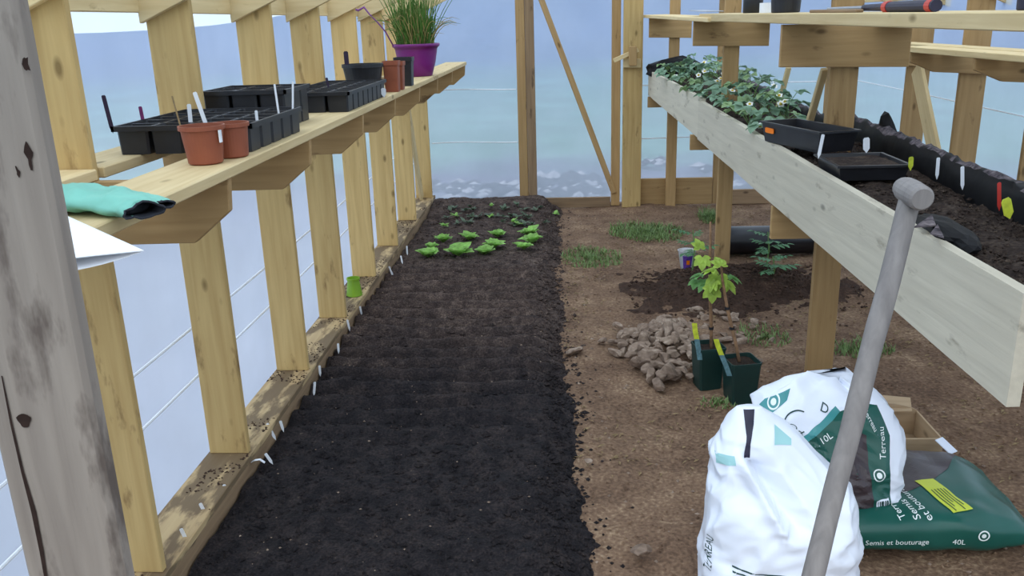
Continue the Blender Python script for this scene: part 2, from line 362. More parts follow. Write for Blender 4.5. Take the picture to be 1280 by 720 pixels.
# ------------------------------------------------------------------ the setting: ground
def floor_h(x, y):
    h = fbm(x, y, 1.3, 5) * 0.035 + fbm(x + 9, y + 4, 14, 3) * 0.012
    return h - 0.008
X, Y = np.meshgrid(np.linspace(-1.4, 2.5, 150), np.linspace(-0.8, 7.75, 330))
Z = floor_h(X, Y) - 0.06 * smoothstep(-0.12, -0.3, X)
floor_o = o = mobj('floor', np.stack([X, Y, Z], -1).reshape(-1, 3), grid(150, 330), EARTH, smooth=True); tag(o, kind='structure')

# land outside, seen through the sheeting
nr, na = 46, 120
rr = 0.02 + 400 * np.linspace(0, 1, nr) ** 2.6
aa = np.linspace(0, 2 * math.pi, na)
V = []
for r in rr:
    for a in aa:
        x = 0.5 + r * math.cos(a); y = 4 + r * math.sin(a)
        az = math.degrees(math.atan2(math.cos(a), math.sin(a)))
        back = float(smoothstep(-24, 2, np.array(az)) * (1 - smoothstep(26, 44, np.array(az))))
        ang = math.radians(0.45 + 1.9 * back + 0.25 * math.sin(5 * a) + 0.15 * math.sin(11 * a + 1))
        z = -0.16 - 0.10 * (1 if r < 5 else 0) + (r * math.tan(ang) + 1.5) * float(smoothstep(14, 330, np.array(r))) + 0.12 * float(fbm(np.array(x), np.array(y), 0.6, 3))
        V.append((x, y, z))
o = mobj('ground_outside', V, grid(na, nr), LAND, smooth=True); tag(o, 'land and low hills seen hazily through the polythene sheeting', kind='structure')
land_o = o; _r = random.Random(3); V = []; Fc = []; fm_ = []
for _ in range(1500):
    y = 7.85 + 3.2 * _r.random() ** .9; x = _r.uniform(-1.5, 4.5); rr_ = _r.uniform(.02, .09) * (1.6 if _r.random() < .12 else 1); k = len(V)
    if fbm(np.array(x), np.array(y), .9, 3) + .25 * (9.6 - y) < -.1: continue
    V += [(x + rr_ * _r.uniform(.6, 1.6) * i, y + rr_ * _r.uniform(.5, 1) * j, -.14 + rr_ * .6 * h) for i, j, h in [(1, 0, 0), (-1, 0, 0), (0, 1, 0), (0, -1, 0), (.2, .1, 1), (0, 0, -1)]]
    Fc += [tuple(k + q for q in f_) for f_ in [(0, 2, 4), (2, 1, 4), (1, 3, 4), (3, 0, 4), (2, 0, 5), (1, 2, 5), (3, 1, 5), (0, 3, 5)]]; fm_ += [1 if _r.random() < .7 else 0] * 8
o = mobj('outdoor_rubble', V, Fc, [mk_plain('pale_rubble', srgb(150, 146, 152), .9, .1, .2, 6), mk_plain('dark_clods', srgb(50, 46, 54), .95, .1, .3, 6)], land_o, fm_); o['kind'] = 'stuff'

# ------------------------------------------------------------------ left wall
STUD_Y = [1.29, 2.05, 2.76, 3.54, 4.26, 5.03, 5.79, 6.6, 7.5]
XL0, XL1 = -1.30, -1.155
def sheet_obj(name, parent, fn, nu, nv):
    V = [fn(u, v) for v in np.linspace(0, 1, nv) for u in np.linspace(0, 1, nu)]
    return mobj(name, V, grid(nu, nv), SHEET, parent, smooth=True)
wl = structure('wall_left', (-1.3, 4.5, 0), 'timber frame wall clad in clear polythene, left of the seed bed')
for y in STUD_Y:
    board('stud', ((XL0 + XL1) / 2, y + 0.013, 0.12), ((XL0 + XL1) / 2, y + 0.013, 1.76), XL1 - XL0, 0.026, (1, 0, 0), WOOD, wl)
board('sill', (-1.2275, 1.0, 0.107), (-1.2275, 7.62, 0.107), 0.165, 0.026, (1, 0, 0), WOOD_SILL, wl)
board('sill_edge_board', (-1.16, 1.0, 0.03), (-1.16, 7.62, 0.03), 0.128, 0.024, (0, 0, 1), WOOD_DARK, wl)
board('top_plate', (-1.317, 0.6, 1.71), (-1.317, 7.62, 1.71), 0.10, 0.028, (0, 0, 1), WOOD_PALE, wl)
sheet_obj('plastic_sheet', wl, lambda u, v: (-1.338 + 0.010 * mnoise.noise((u * 26, v * 4, 1)), 0.3 + 7.36 * u, 0.03 + 1.75 * v), 150, 24)
for z in (1.04, 0.59, 0.41):
    v, f = tube([(-1.322, 0.5 + 7.1 * t, z + 0.004 * math.sin(9 * t)) for t in np.linspace(0, 1, 20)], 0.0048, 6)
    mobj('cord', v, f, WHITE, wl)
# diagonal brace near the far corner
board('brace', (-1.24, 6.7, 1.60), (-1.24, 7.44, 0.13), 0.11, 0.022, (0, 1, 0.4), WOOD_PALE, wl)

# rafters and roof sheeting
RIDGE_X = 0.535; SL = 0.43
ce = structure('ceiling', (RIDGE_X, 4.2, 2.4), 'rafters and clear polythene roof')
def zl(x): return 1.628 + SL * (x + 1.306)
for y in STUD_Y:
    prism_y('rafter', [(-1.308, zl(-1.308)), (RIDGE_X, zl(RIDGE_X)), (RIDGE_X, zl(RIDGE_X) + 0.13), (-1.308, zl(-1.308) + 0.13)], y - 0.027, y - 0.001, WOOD_PALE, ce)
    xm = lambda x: 2 * RIDGE_X - x
    prism_y('rafter', [(xm(-1.36), zl(-1.36)), (RIDGE_X + 0.002, zl(RIDGE_X)), (RIDGE_X + 0.002, zl(RIDGE_X) + 0.13), (xm(-1.36), zl(-1.36) + 0.13)], y - 0.027, y - 0.001, WOOD_PALE, ce)
board('ridge_board', (RIDGE_X, 0.5, 2.56), (RIDGE_X, 7.65, 2.56), 0.1, 0.026, (0, 0, 1), WOOD, ce)
for sgn in (1, -1):
    sheet_obj('plastic_sheet', ce, lambda u, v: (RIDGE_X + sgn * 1.95 * (1 - v), 0.3 + 7.4 * u, zl(-1.36) + 0.148 - 0.02 + SL * 1.95 * v + 0.012 * mnoise.noise((u * 20, v * 5, 3 + sgn))), 60, 14)

# ------------------------------------------------------------------ back wall
YB = 7.66
wb = structure('wall_back', (0.5, YB, 0), 'far end wall of clear polythene on timber posts')
def gable(x): return 1.74 + SL * (1.92 - abs(x - RIDGE_X))
sheet_obj('plastic_sheet', wb, lambda u, v: (-1.34 + 3.73 * u, YB + 0.02 + 0.014 * mnoise.noise((u * 12, v * 7, 5)), 0.02 + v * gable(-1.34 + 3.73 * u)), 80, 50)
def post(name, x0, x1, y, z0, z1, mat, parent, t=0.04):
    return board(name, ((x0 + x1) / 2, y + t / 2, z0), ((x0 + x1) / 2, y + t / 2, z1), x1 - x0, t, (1, 0, 0), mat, parent)
post('post', -0.378, -0.300, 7.60, 0, 2.34, WOOD_BROWN, wb)
post('post', -0.298, -0.222, 7.59, 0, 2.36, WOOD_DARK, wb, 0.05)
post('post', 0.436, 0.512, 7.59, 0, 2.4, WOOD_BROWN, wb, 0.05)
post('post', 0.528, 0.690, 7.50, 0, 2.4, WOOD, wb, 0.05)
post('post', 1.33, 1.42, 7.60, 0, 2.2, WOOD_BROWN, wb)
board('brace', (-0.30, 7.585, 2.16), (0.462, 7.585, 0.115), 0.05, 0.02, (1, 0, 0.37), WOOD_BROWN, wb)
board('sill', (-0.215, 7.60, 0.035), (0.43, 7.60, 0.035), 0.09, 0.03, (0, 0, 1), WOOD_DARK, wb)
board('sill', (0.695, 7.60, 0.12), (1.325, 7.60, 0.12), 0.235, 0.03, (0, 0, 1), WOOD_BROWN, wb)
board('sill', (1.425, 7.60, 0.06), (2.36, 7.60, 0.06), 0.13, 0.03, (0, 0, 1), WOOD_DARK, wb)
board('sill', (-1.14, 7.63, 0.0), (-0.385, 7.63, 0.0), 0.06, 0.03, (0, 0, 1), WOOD_DARK, wb)
for z in (1.04, 0.582):
    for xa, xb in ((-1.15, -0.39), (0.70, 2.38)):
        v, f = tube([(xa + (xb - xa) * t, YB - 0.012, z + 0.006 * math.sin(5 * t)) for t in np.linspace(0, 1, 12)], 0.005, 6)
        mobj('cord', v, f, WHITE, wb)
# wooden latch on the door post
la = thing('door_latch', 'wooden turn latch with block on the far door post', 'latch', (0.6, 7.49, 1.28))
board('latch_bar', Py(767, 76, 7.46), Py(798, 62, 7.46), 0.035, 0.02, (0, 0, 1), WOOD_PALE, la)
board('keeper_block', Py(791, 82, 7.44), Py(791, 58, 7.44), 0.065, 0.03, (1, 0, 0), WOOD_BROWN, la)
board('backing_block', Py(779, 79, 7.485), Py(801, 79, 7.485), 0.075, 0.022, (0, 0, 1), WOOD_PALE, la)

# ------------------------------------------------------------------ right wall
XR0, XR1 = 2.215, 2.36
wr = structure('wall_right', (2.3, 4.5, 0), 'timber frame wall clad in clear polythene, right side')
for y in [q for q in STUD_Y[2:] if q != 6.6]:
    board('stud', ((XR0 + XR1) / 2, y + 0.013, 0.12), ((XR0 + XR1) / 2, y + 0.013, 1.76), XR1 - XR0, 0.026, (1, 0, 0), WOOD_BROWN, wr)
board('sill', (2.2875, 2.0, 0.107), (2.2875, 7.62, 0.107), 0.165, 0.026, (1, 0, 0), WOOD_SILL, wr)
board('sill_edge_board', (2.22, 2.0, 0.03), (2.22, 7.62, 0.03), 0.128, 0.024, (0, 0, 1), WOOD_DARK, wr)
board('top_plate', (2.377, 1.0, 1.71), (2.377, 7.62, 1.71), 0.10, 0.028, (0, 0, 1), WOOD_PALE, wr)
sheet_obj('plastic_sheet', wr, lambda u, v: (2.398 + 0.010 * mnoise.noise((u * 26, v * 4, 8)), 0.3 + 7.36 * u, 0.03 + 1.75 * v), 150, 24)
for z in (1.06, 0.6):
    v, f = tube([(2.384, 0.5 + 7.1 * t, z + 0.006 * math.sin(9 * t)) for t in np.linspace(0, 1, 20)], 0.0035, 6)
    mobj('cord', v, f, WHITE, wr)
pa = Py(1158, 84, 5.60); pb = Py(1186, 185, 5.15)
board('brace', (2.20, pa[1], pa[2]), (2.20, 5.15, pb[2] - 0.1), 0.13, 0.024, (0, 1, 0.3), WOOD_PALE, wr)

# ------------------------------------------------------------------ near door post (weathered)
pa = Py(23, 0, 0.92); pb = Py(150, 715, 0.92)
xr = (pa[0] + pb[0]) / 2
o = board('door_post', (xr - 0.066, 0.935, 0.0), (xr - 0.066, 0.935, 2.2), 0.132, 0.03, (1, 0, 0), WOOD_OLD, None, 0.006)
tag(o, 'weathered grey plank post standing closest, at the entrance', kind='structure')
dpo = o; KNOT = mk_plain('knot_hole', srgb(52, 40, 36), .9, .1, .3, 40)
q = Py(30, 526, .9185); V = [(0, 0, 0)] + [(.0085 * math.cos(a) * (1 + .25 * math.sin(3 * a)), 0, .0095 * math.sin(a)) for a in np.linspace(0, 2 * math.pi, 14, endpoint=False)]
mobj('knot', [(q[0] + a, .9188, q[2] + c_) for a, b, c_ in V], [(0, i + 1, (i + 1) % 14 + 1) for i in range(14)], KNOT, dpo)
V = []; 
for (a, b_, w) in [(2, 470, .0008), (14, 530, .0016), (28, 590, .002), (42, 640, .0034), (52, 690, .003), (60, 740, .002)]:
    q = Py(a, b_, .9185); V += [(q[0] - w, .9188, q[2]), (q[0] + w, .9188, q[2])]
mobj('crack', V, [(2 * i, 2 * i + 1, 2 * i + 3, 2 * i + 2) for i in range(5)], KNOT, dpo)
for (a, b_, sx, sz) in [(36, 195, .004, .012), (33, 80, .0035, .010), (22, 215, .002, .006)]:
    q = Py(a, b_, .9185); V = [(0, 0, 0)] + [(sx * math.cos(t) * (1 + .5 * math.sin(3 * t + b_)), 0, sz * math.sin(t) * (1 + .4 * math.sin(2 * t + a))) for t in np.linspace(0, 2 * math.pi, 14, endpoint=False)]
    mobj('bark_scar', [(q[0] + i, .9188, q[2] + k) for i, j, k in V], [(0, i + 1, (i + 1) % 14 + 1) for i in range(14)], KNOT, dpo)

# ------------------------------------------------------------------ seed bed
nx, ny = 120, 460
X, Y = np.meshgrid(np.linspace(-1.140, 0.18, nx), np.linspace(0.9, 7.575, ny))
edge = 0.0 - 0.075 * smoothstep(3.2, 4.8, Y) + fbm(Y * 1.0, Y * 0 + 3, 2.2, 4) * 0.10
base = 0.048 * (1 - smoothstep(edge - 0.10, edge + 0.06, X)) - 0.05 * smoothstep(edge + 0.02, edge + 0.12, X)
furrow = np.sin((Y + fbm(X, Y, 2.0, 2) * 0.06) * 2 * math.pi / 0.145) * 0.024 * smoothstep(2.6, 3.8, Y) * (1 - smoothstep(5.35, 5.5, Y))
furrow += np.sin(Y * 2 * math.pi / 0.2) * 0.004 * (1 - smoothstep(2.6, 3.6, Y))
Z = base + furrow * (1 - smoothstep(edge - 0.15, edge, X)) + fbm(X, Y, 9, 4, 0.6) * 0.020 + fbm(X + 5, Y + 5, 2.0, 2) * 0.02
Z += 0.05 * smoothstep(7.0, 7.5, Y) * (1 - smoothstep(edge - 0.1, edge, X))
bed_xyz = (X, Y, Z)
bed_o = o = mobj('soil_bed', np.stack([X, Y, Z], -1).reshape(-1, 3), grid(nx, ny), SOIL, smooth=True)
tag(o, 'long bed of dark raked soil sown in cross rows along the left wall', 'soil', kind='stuff')
def bed_z(x, y):
    i = int(np.clip((x + 1.146) / 1.326 * (nx - 1), 0, nx - 1)); j = int(np.clip((y - 0.9) / 6.675 * (ny - 1), 0, ny - 1)); return float(Z[j, i])
# clods and crumbs of soil
OCT = [(0, 2, 4), (2, 1, 4), (1, 3, 4), (3, 0, 4), (2, 0, 5), (1, 2, 5), (3, 1, 5), (0, 3, 5)]
def octa(c, r):
    s = [r * random.uniform(0.6, 1.3) for _ in range(6)]
    return [(c[0] + s[0], c[1], c[2]), (c[0] - s[1], c[1], c[2]), (c[0], c[1] + s[2], c[2]), (c[0], c[1] - s[3], c[2]), (c[0], c[1], c[2] + s[4] * 0.7), (c[0], c[1], c[2] - s[5] * 0.7)]
mb = MB(); mb2 = MB()
for _ in range(11000):
    y = 1.6 + 5.9 * random.random() ** 1.5
    if random.random() < 0.25: x = random.gauss(-0.02 - 0.07 * float(smoothstep(3.2, 4.8, np.array(y))), 0.065)
    else: x = random.uniform(-1.13, 0.0)
    if x < -1.13: continue
    z = max(bed_z(x, y), float(floor_h(np.array(x), np.array(y)))) if x > -0.15 else bed_z(x, y)
    r = random.uniform(0.003, 0.011) if random.random() < 0.95 else random.uniform(0.012, 0.022)
    if random.random() < 0.965 or x > -0.1: mb.add(octa((x, y, z + r * 0.2), r), OCT)
    else: mb2.add(octa((x, y, z + r * 0.2), min(r, .006) * random.uniform(.4, 1)), OCT)
o = mb.obj('soil_crumbs', SOIL, bed_o); o['kind'] = 'stuff'
o = mb2.obj('pale_grit', STONE, bed_o); o['kind'] = 'stuff'
# dirt spilt on the sill
mb = MB()
for _ in range(2600):
    y = 1.9 + 5.2 * random.random() ** 1.3; x = random.uniform(-1.305, -1.15)
    if fbm(np.array(x), np.array(y), 4, 3) < -0.05: continue
    r = random.uniform(0.002, 0.007); mb.add(octa((x, y, 0.1205), r), OCT)
o = mb.obj('spilt_soil', SOIL_BROWN, wl); o['kind'] = 'stuff'
# pebbles and litter over the earth floor
mb = MB(); mb2 = MB(); mb3 = MB()
for _ in range(9000):
    x = random.uniform(0.0, 2.2); y = 1.8 + 5.7 * random.random() ** 1.3
    z = float(floor_h(np.array(x), np.array(y))); q = random.random(); dens = float(fbm(np.array(x), np.array(y), 1.6, 3))
    if q < 0.5: mb.add(octa((x, y, z + 0.001), random.uniform(0.003, 0.009)), OCT)
    elif q < 0.58: mb3.add(octa((x, y, z + 0.001), random.uniform(0.003, 0.010)), OCT)
    elif dens + 0.25 * min(1, x) > 0.05:
        a = random.uniform(0, math.pi); l = random.uniform(0.006, 0.022); w = random.uniform(0.002, 0.006); ca, sa = math.cos(a), math.sin(a); zz = z + 0.005
        mb2.add([(x - l * ca, y - l * sa, zz), (x + w * sa, y - w * ca, zz + 0.003), (x + l * ca, y + l * sa, zz + 0.002), (x - w * sa, y + w * ca, zz + 0.006)], [(0, 1, 2, 3)])
o = mb.obj('earth_crumbs', EARTH, floor_o); o['kind'] = 'stuff'
o = mb3.obj('pebbles', STONE, floor_o); o['kind'] = 'stuff'
o = mb2.obj('dry_litter', STRAWCOL, floor_o); o['kind'] = 'stuff'

# mound of dug soil in front of the pipe
X, Y = np.meshgrid(np.linspace(0.35, 1.9, 80), np.linspace(4.5, 5.72, 66))
d = ((X - 1.08) / 0.62) ** 2 + ((Y - 5.12 - 0.05 * np.sin(6 * X)) / 0.40) ** 2
Z = floor_h(X, Y) - 0.04 + 0.15 * np.exp(-1.2 * d) + fbm(X, Y, 8, 4, 0.6) * 0.05
md_o = o = mobj('soil_mound', np.stack([X, Y, Z], -1).reshape(-1, 3), grid(80, 66), SOIL_BROWN, smooth=True)
tag(o, 'low mound of dug brown soil in front of the black pipe', 'soil', kind='stuff')
mb = MB()
for _ in range(1100):
    x = random.gauss(1.08, .36); y = random.gauss(5.1, .24); dd = ((x - 1.08) / .62) ** 2 + ((y - 5.12) / .4) ** 2
    if not (.4 < x < 1.9 and 4.4 < y < 5.7): continue
    mb.add(octa((x, y, max(-.03 + .15 * math.exp(-1.2 * dd), float(floor_h(np.array(x), np.array(y)))) + .002), random.uniform(.004, .016)), OCT)
o = mb.obj('soil_crumbs', SOIL_BROWN, md_o); o['kind'] = 'stuff'
# ------------------------------------------------------------------ grass patches
def grass_patch(label, cx, cy, rx, ry, n, h):
    mb = MB()
    for _ in range(n):
        a = random.uniform(0, 2 * math.pi); q = random.random() ** .8; x = cx + rx * q * math.cos(a); y = cy + ry * q * math.sin(a)
        z = float(floor_h(np.array(x), np.array(y))) - 0.004; hh = h * random.uniform(0.4, 1.15); w = 0.004
        b = random.uniform(0, 2 * math.pi); lx, ly = math.cos(b) * hh * 0.7, math.sin(b) * hh * 0.7; wx, wy = -math.sin(b) * w, math.cos(b) * w
        mb.add([(x - wx, y - wy, z), (x + wx, y + wy, z), (x + lx * .5 + wx * .7, y + ly * .5 + wy * .7, z + hh * .65), (x + lx * .5 - wx * .7, y + ly * .5 - wy * .7, z + hh * .65), (x + lx, y + ly, z + hh)], [(0, 1, 2, 3), (3, 2, 4)])
    o = mb.obj('grass_patch', GRASS); tag(o, label, 'grass', 'grass patches on the earth floor', 'stuff')
grass_patch('short green grass patch nearest the seed bed edge', 0.20, 5.85, 0.22, 0.28, 900, 0.035)
grass_patch('long green grass patch in the middle of the far path', 0.66, 6.62, 0.30, 0.32, 1500, 0.05)
grass_patch('green grass tuft against the far low board', 1.22, 7.05, 0.10, 0.2, 350, 0.07)
grass_patch('thin grass tuft under the bench, right of the near leg', 1.46, 4.05, 0.16, 0.14, 350, 0.04)
grass_patch('thin grass tuft under the bench, left of the near leg', 1.05, 4.3, 0.14, 0.18, 260, 0.035)
grass_patch('few grass blades at the foot of the green pots', 0.68, 3.46, 0.10, 0.05, 120, 0.03)

# ------------------------------------------------------------------ stones
def rock_mesh(seed):
    r = random.Random(seed); bm = bmesh.new(); bmesh.ops.create_icosphere(bm, subdivisions=2, radius=1)
    planes = [(Vector((r.gauss(0, 1), r.gauss(0, 1), r.gauss(0, 1))).normalized(), r.uniform(0.45, 0.75)) for _ in range(9)]
    for v in bm.verts:
        for nrm, dd in planes:
            k = v.co.dot(nrm) - dd
            if k > 0: v.co -= nrm * k
        v.co *= 1.2 * (1 + 0.06 * mnoise.noise(v.co * 2.5 + Vector((seed, 0, 0))))
    me = bpy.data.meshes.new('stone'); bm.to_mesh(me); bm.free(); me.materials.append(STONE); return me
ROCKS = [rock_mesh(s) for s in range(10)]
def stone(x, y, z, r, label, group=None, k=None, sq=0.7):
    me = ROCKS[k if k is not None else random.randrange(10)]
    m = Matrix.Translation((x, y, z)) @ Matrix.Rotation(random.uniform(0, 6.28), 4, 'Z') @ Matrix.Rotation(random.uniform(-.4, .4), 4, 'X') @ Matrix.Diagonal((r * random.uniform(.9, 1.4), r * random.uniform(.7, 1.0), r * sq * random.uniform(.75, 1.05), 1))
    return tag(put('stone', me, m), label, 'stone', group)
p = Pz(836, 415, 0.10); stone(p[0], p[1] + 0.02, 0.09, 0.062, 'large pale stone standing upright at the top of the rubble heap', k=1, sq=1.1)
p = Pz(838, 472, 0.03); stone(p[0], p[1] + 0.04, 0.035, 0.075, 'large block of stone at the front foot of the rubble heap', k=4, sq=0.8)
p = Pz(808, 455, 0.03); stone(p[0], p[1] + 0.03, 0.04, 0.07, 'broad flat brown stone at the left front of the rubble heap', k=6, sq=0.6)
GL = 'grey brown angular stone in the rubble heap beside the green pots'
placed = []
cnt = 0
while cnt < 120:
    u = random.gauss(0, 0.5); v = random.gauss(0, 0.5)
    if u * u + v * v > 1: continue
    x = 0.50 + 0.25 * u + 0.05 * v; y = 4.05 + 0.50 * v
    zz = 0.085 * math.exp(-1.8 * (u * u + v * v))
    r = random.uniform(0.016, 0.044)
    if any((x - a) ** 2 + (y - b) ** 2 < (0.62 * (r + c)) ** 2 for a, b, c in placed): 
        if random.random() < 0.8: continue
    placed.append((x, y, r)); cnt += 1
    stone(x, y, zz + r * 0.3 + float(floor_h(np.array(x), np.array(y))), r, GL, 'stones of the rubble heap')
# rubble trailing to the right of the heap
for _ in range(26):
    x = random.uniform(0.75, 1.1); y = random.uniform(4.15, 4.75); r = random.uniform(0.016, 0.04)
    stone(x, y, r * 0.3 + float(floor_h(np.array(x), np.array(y))), r, 'small stone trailing off the heap behind the green pots', 'stones trailing behind the pots')
for px, py, r, lab in [(719, 441, 0.05, 'flat pale stone alone on the path left of the heap'), (753, 427, 0.028, 'small stone on the path, left of the pair by the heap'), (767, 428, 0.026, 'small stone on the path just left of the rubble heap'),
                       (773, 408, 0.03, 'rounded pale stone at the far left edge of the heap'), (801, 690, 0.032, 'flat pale stone on the path left of the white bag'), (523, 453, 0.014, 'single pale pebble lying in the middle of the seed bed'),
                       (951, 452, 0.02, 'white pebble right of the green pots'), (735, 577, 0.015, 'small white chip at the edge of the seed bed')]:
    p = Pz(px, py, 0.01 if px != 523 else 0.05); stone(p[0], p[1], p[2] + r * 0.25, r, lab, sq=0.45)

# ------------------------------------------------------------------ left potting shelf
BT = 1.255; SH = 1.283
ps = thing('potting_shelf', 'long two board potting shelf on brackets along the left wall', 'shelf', (-1.0, 4.5, 1.1))
board('front_board', (-0.893, 1.15, BT + 0.014), (-0.893, 7.56, BT + 0.014), 0.178, 0.028, (1, 0, 0), WOOD_PALE, ps)
for a, b in zip(STUD_Y[:-1], STUD_Y[1:]):
    board('back_board', (-1.222, a + 0.03, BT + 0.014), (-1.222, b - 0.004, BT + 0.014), 0.16, 0.028, (1, 0, 0), WOOD_PALE, ps)
for y in STUD_Y:
    prism_y('bracket', [(-1.30, 1.093), (-0.912, 1.097), (-0.815, 1.175), (-0.808, BT), (-1.30, BT)], y - 0.026, y - 0.0005, WOOD_BROWN, ps)

# ------------------------------------------------------------------ right planting bench (skewed to the wall)
def xf(y): return 1.05 - 0.042 * y
def ztop(y): return 1.017 + 0.0268 * (y - 1.8)
def zbot(y): return 0.752 + 0.0365 * (y - 1.75)
TY = [3.70, 5.53, 7.53]
XRB = 1.34
bench = thing('planting_bench', 'tall timber bench with soil trough below and plank shelf above', 'bench', (1.2, 4.5, 0))
TP = [(1.108, 1.222), (1.003, 1.098), (0.912, 0.998)]
for (x0, x1), y in zip(TP, TY):
    post('post', x0, x1, y, -0.03, zl(2 * RIDGE_X - x1) if x1 > RIDGE_X else 2.3, WOOD_BROWN, bench, 0.045)
CB = [(0.895, 1.41, 1.385, 1.556), (0.810, 1.268, 1.420, 1.574), (0.738, 1.09, 1.434, 1.594)]
for (x0, x1, z0, z1), y in zip(CB, TY):
    prism_y('upper_crossbar', [(x0, z0 + 0.004), (x1, z0 - 0.008), (x1, z1 - 0.008), (x0, z1)], y - 0.027, y - 0.001, WOOD_BROWN, bench)
for (x0, z0, z1), y in zip([(0.90, 0.665, 0.81), (0.812, 0.788, 0.885), (0.738, 0.864, 0.955)], TY):
    prism_y('lower_crossbar', [(x0, z0), (XRB + 0.02, z0), (XRB + 0.02, z1), (x0, z1)], y - 0.027, y - 0.001, WOOD_BROWN, bench)
# front boards: vertical planks following the skew
def skew_board(name, ya, yb, dx, za0, za1, zb0, zb1, t, mat):
    xa, xb = xf(ya) + dx, xf(yb) + dx
    ax = Vector((xb - xa, yb - ya, 0)); L = ax.length; ax.normalize()
    n_ = Vector((-ax.y, ax.x, 0)) * -1
    zc = (za0 + za1) / 2
    NX = 24; V = []; Fc = []
    for i in range(NX + 1):
        s = i / NX; z0 = za0 + (zb0 - za0) * s; z1 = za1 + (zb1 - za1) * s
        w = 0.003 * mnoise.noise((s * 9, ya, 2)); x = L * s
        V += [(x, 0, z0 - zc + w), (x, 0, z1 - zc + w), (x, t, z1 - zc + w), (x, t, z0 - zc + w)]
    for i in range(NX):
        a = i * 4; Fc += [(a, a + 4, a + 5, a + 1), (a + 1, a + 5, a + 6, a + 2), (a + 2, a + 6, a + 7, a + 3), (a + 3, a + 7, a + 4, a)]
    Fc += [(0, 1, 2, 3), (NX * 4 + 3, NX * 4 + 2, NX * 4 + 1, NX * 4)]
    me = new_mesh(name, V, Fc, mat); fix_normals(me)
    m = Matrix.Identity(4)
    for i in range(3): m[i][0] = ax[i]; m[i][1] = n_[i]; m[i][2] = (0, 0, 1)[i]; m[i][3] = (xa, ya, zc)[i]
    return put(name, me, m, bench)
skew_board('front_board', 1.79, 5.32, 0.0, zbot(1.79), ztop(1.79), zbot(5.32), ztop(5.32), 0.03, WOOD_GREY)
skew_board('front_board', 5.30, 7.56, 0.012, zbot(5.3) + 0.0, ztop(5.3) + 0.016, zbot(7.56), ztop(7.56), 0.028, WOOD_GREY)
board('back_board', (XRB + 0.012, 1.7, 0.95), (XRB + 0.012, 7.56, 1.06), 0.16, 0.024, (0, 0, 1), WOOD_BROWN, bench)
for k in range(3):
    xo = 0.11 + 0.16 * k
    board('base_board', (xf(1.8) + xo, 1.8, 0.80 + 0.012), (xf(7.5) + xo, 7.5, 0.966 + 0.012), 0.15, 0.022, (1, 0, 0), WOOD_DARK, bench)
board('end_board', (xf(1.82) + 0.035, 1.81, 0.90), (XRB, 1.81, 0.90), 0.2, 0.022, (0, 0, 1), WOOD_GREY, bench)
# upper planks
def plank(name, ya, yb, dx0, dx1, z, slope, mat, t=0.033):
    xa, xb = xf(ya) + (dx0 + dx1) / 2, xf(yb) + (dx0 + dx1) / 2
    return board(name, (xa, ya, z + t / 2 + slope * (ya - 3.7)), (xb, yb, z + t / 2 + slope * (yb - 3.7)), dx1 - dx0, t, (1, 0, 0), mat, bench)
plank('shelf_plank', 1.2, 5.33, -0.012, 0.175, 1.560, 0.0065, WOOD_PALE, 0.040)
plank('shelf_plank', 5.0, 7.62, -0.03, 0.165, 1.548, 0.0125, WOOD_PALE, 0.024)
plank('shelf_plank', 1.6, 5.8, 0.36, 0.52, 1.552, 0.0075, WOOD_PALE, 0.033)
# soil fill
nx, ny = 46, 300
U, Y = np.meshgrid(np.linspace(0, 1, nx), np.linspace(1.825, 7.54, ny))
X = (xf(Y) + 0.031) * (1 - U) + (XRB - 0.005) * U
Z = ztop(Y) - 0.035 + fbm(X, Y, 10, 4, 0.6) * 0.025 + fbm(X, Y, 2.5, 2) * 0.02
PZ = (X, Y, Z)
o = mobj('soil', np.stack([X, Y, Z], -1).reshape(-1, 3), grid(nx, ny), PLANTER_SOIL, bench, smooth=True); o['kind'] = 'stuff'
def psoil(x, y): return ztop(y) - 0.035
mb = MB()
for _ in range(2200):
    y = 1.85 + 3.0 * random.random() ** 1.2; x = random.uniform(xf(y) + 0.04, XRB - 0.03); r = random.uniform(0.003, 0.010)
    mb.add(octa((x, y, psoil(x, y) + 0.004), r), OCT)
o = mb.obj('soil_crumbs', PLANTER_SOIL, bench); o['kind'] = 'stuff'
# black liner film standing along the far side, folded over the top
def liner(name, ya, yb, h, seed):
    NU, prof = 90, [(-0.012, -0.10), (-0.016, 0.0), (-0.012, h * 0.6), (-0.002, h), (0.012, h + 0.010), (0.034, h + 0.004), (0.045, h - 0.05), (0.04, h - 0.12)]
    V = []; fm = []
    for i in range(NU + 1):
        y = ya + (yb - ya) * i / NU
        for j, (dx, dz) in enumerate(prof):
            nz = mnoise.noise((y * 9, j * 0.7, seed)); n2 = mnoise.noise((y * 26, j * 0.9, seed + 7))
            V.append((XRB - 0.01 + dx + 0.010 * nz + 0.006 * n2, y + 0.01 * n2, ztop(y) - 0.03 + dz + (0.014 * nz + 0.010 * n2) * (j > 1)))
    k = len(prof); Fc = []
    for i in range(NU):
        for j in range(k - 1): Fc.append((i * k + j, i * k + j + 1, (i + 1) * k + j + 1, (i + 1) * k + j)); fm.append(1 if j in (3, 4) and mnoise.noise((i * 0.45, j, seed)) > -0.1 else 0)
    return mobj(name, V, Fc, [FILM, FILM_DIRT], bench, fm, smooth=True)
liner('liner', 1.8, 4.25, 0.085, 3)
liner('liner', 4.25, 7.5, 0.03, 9)
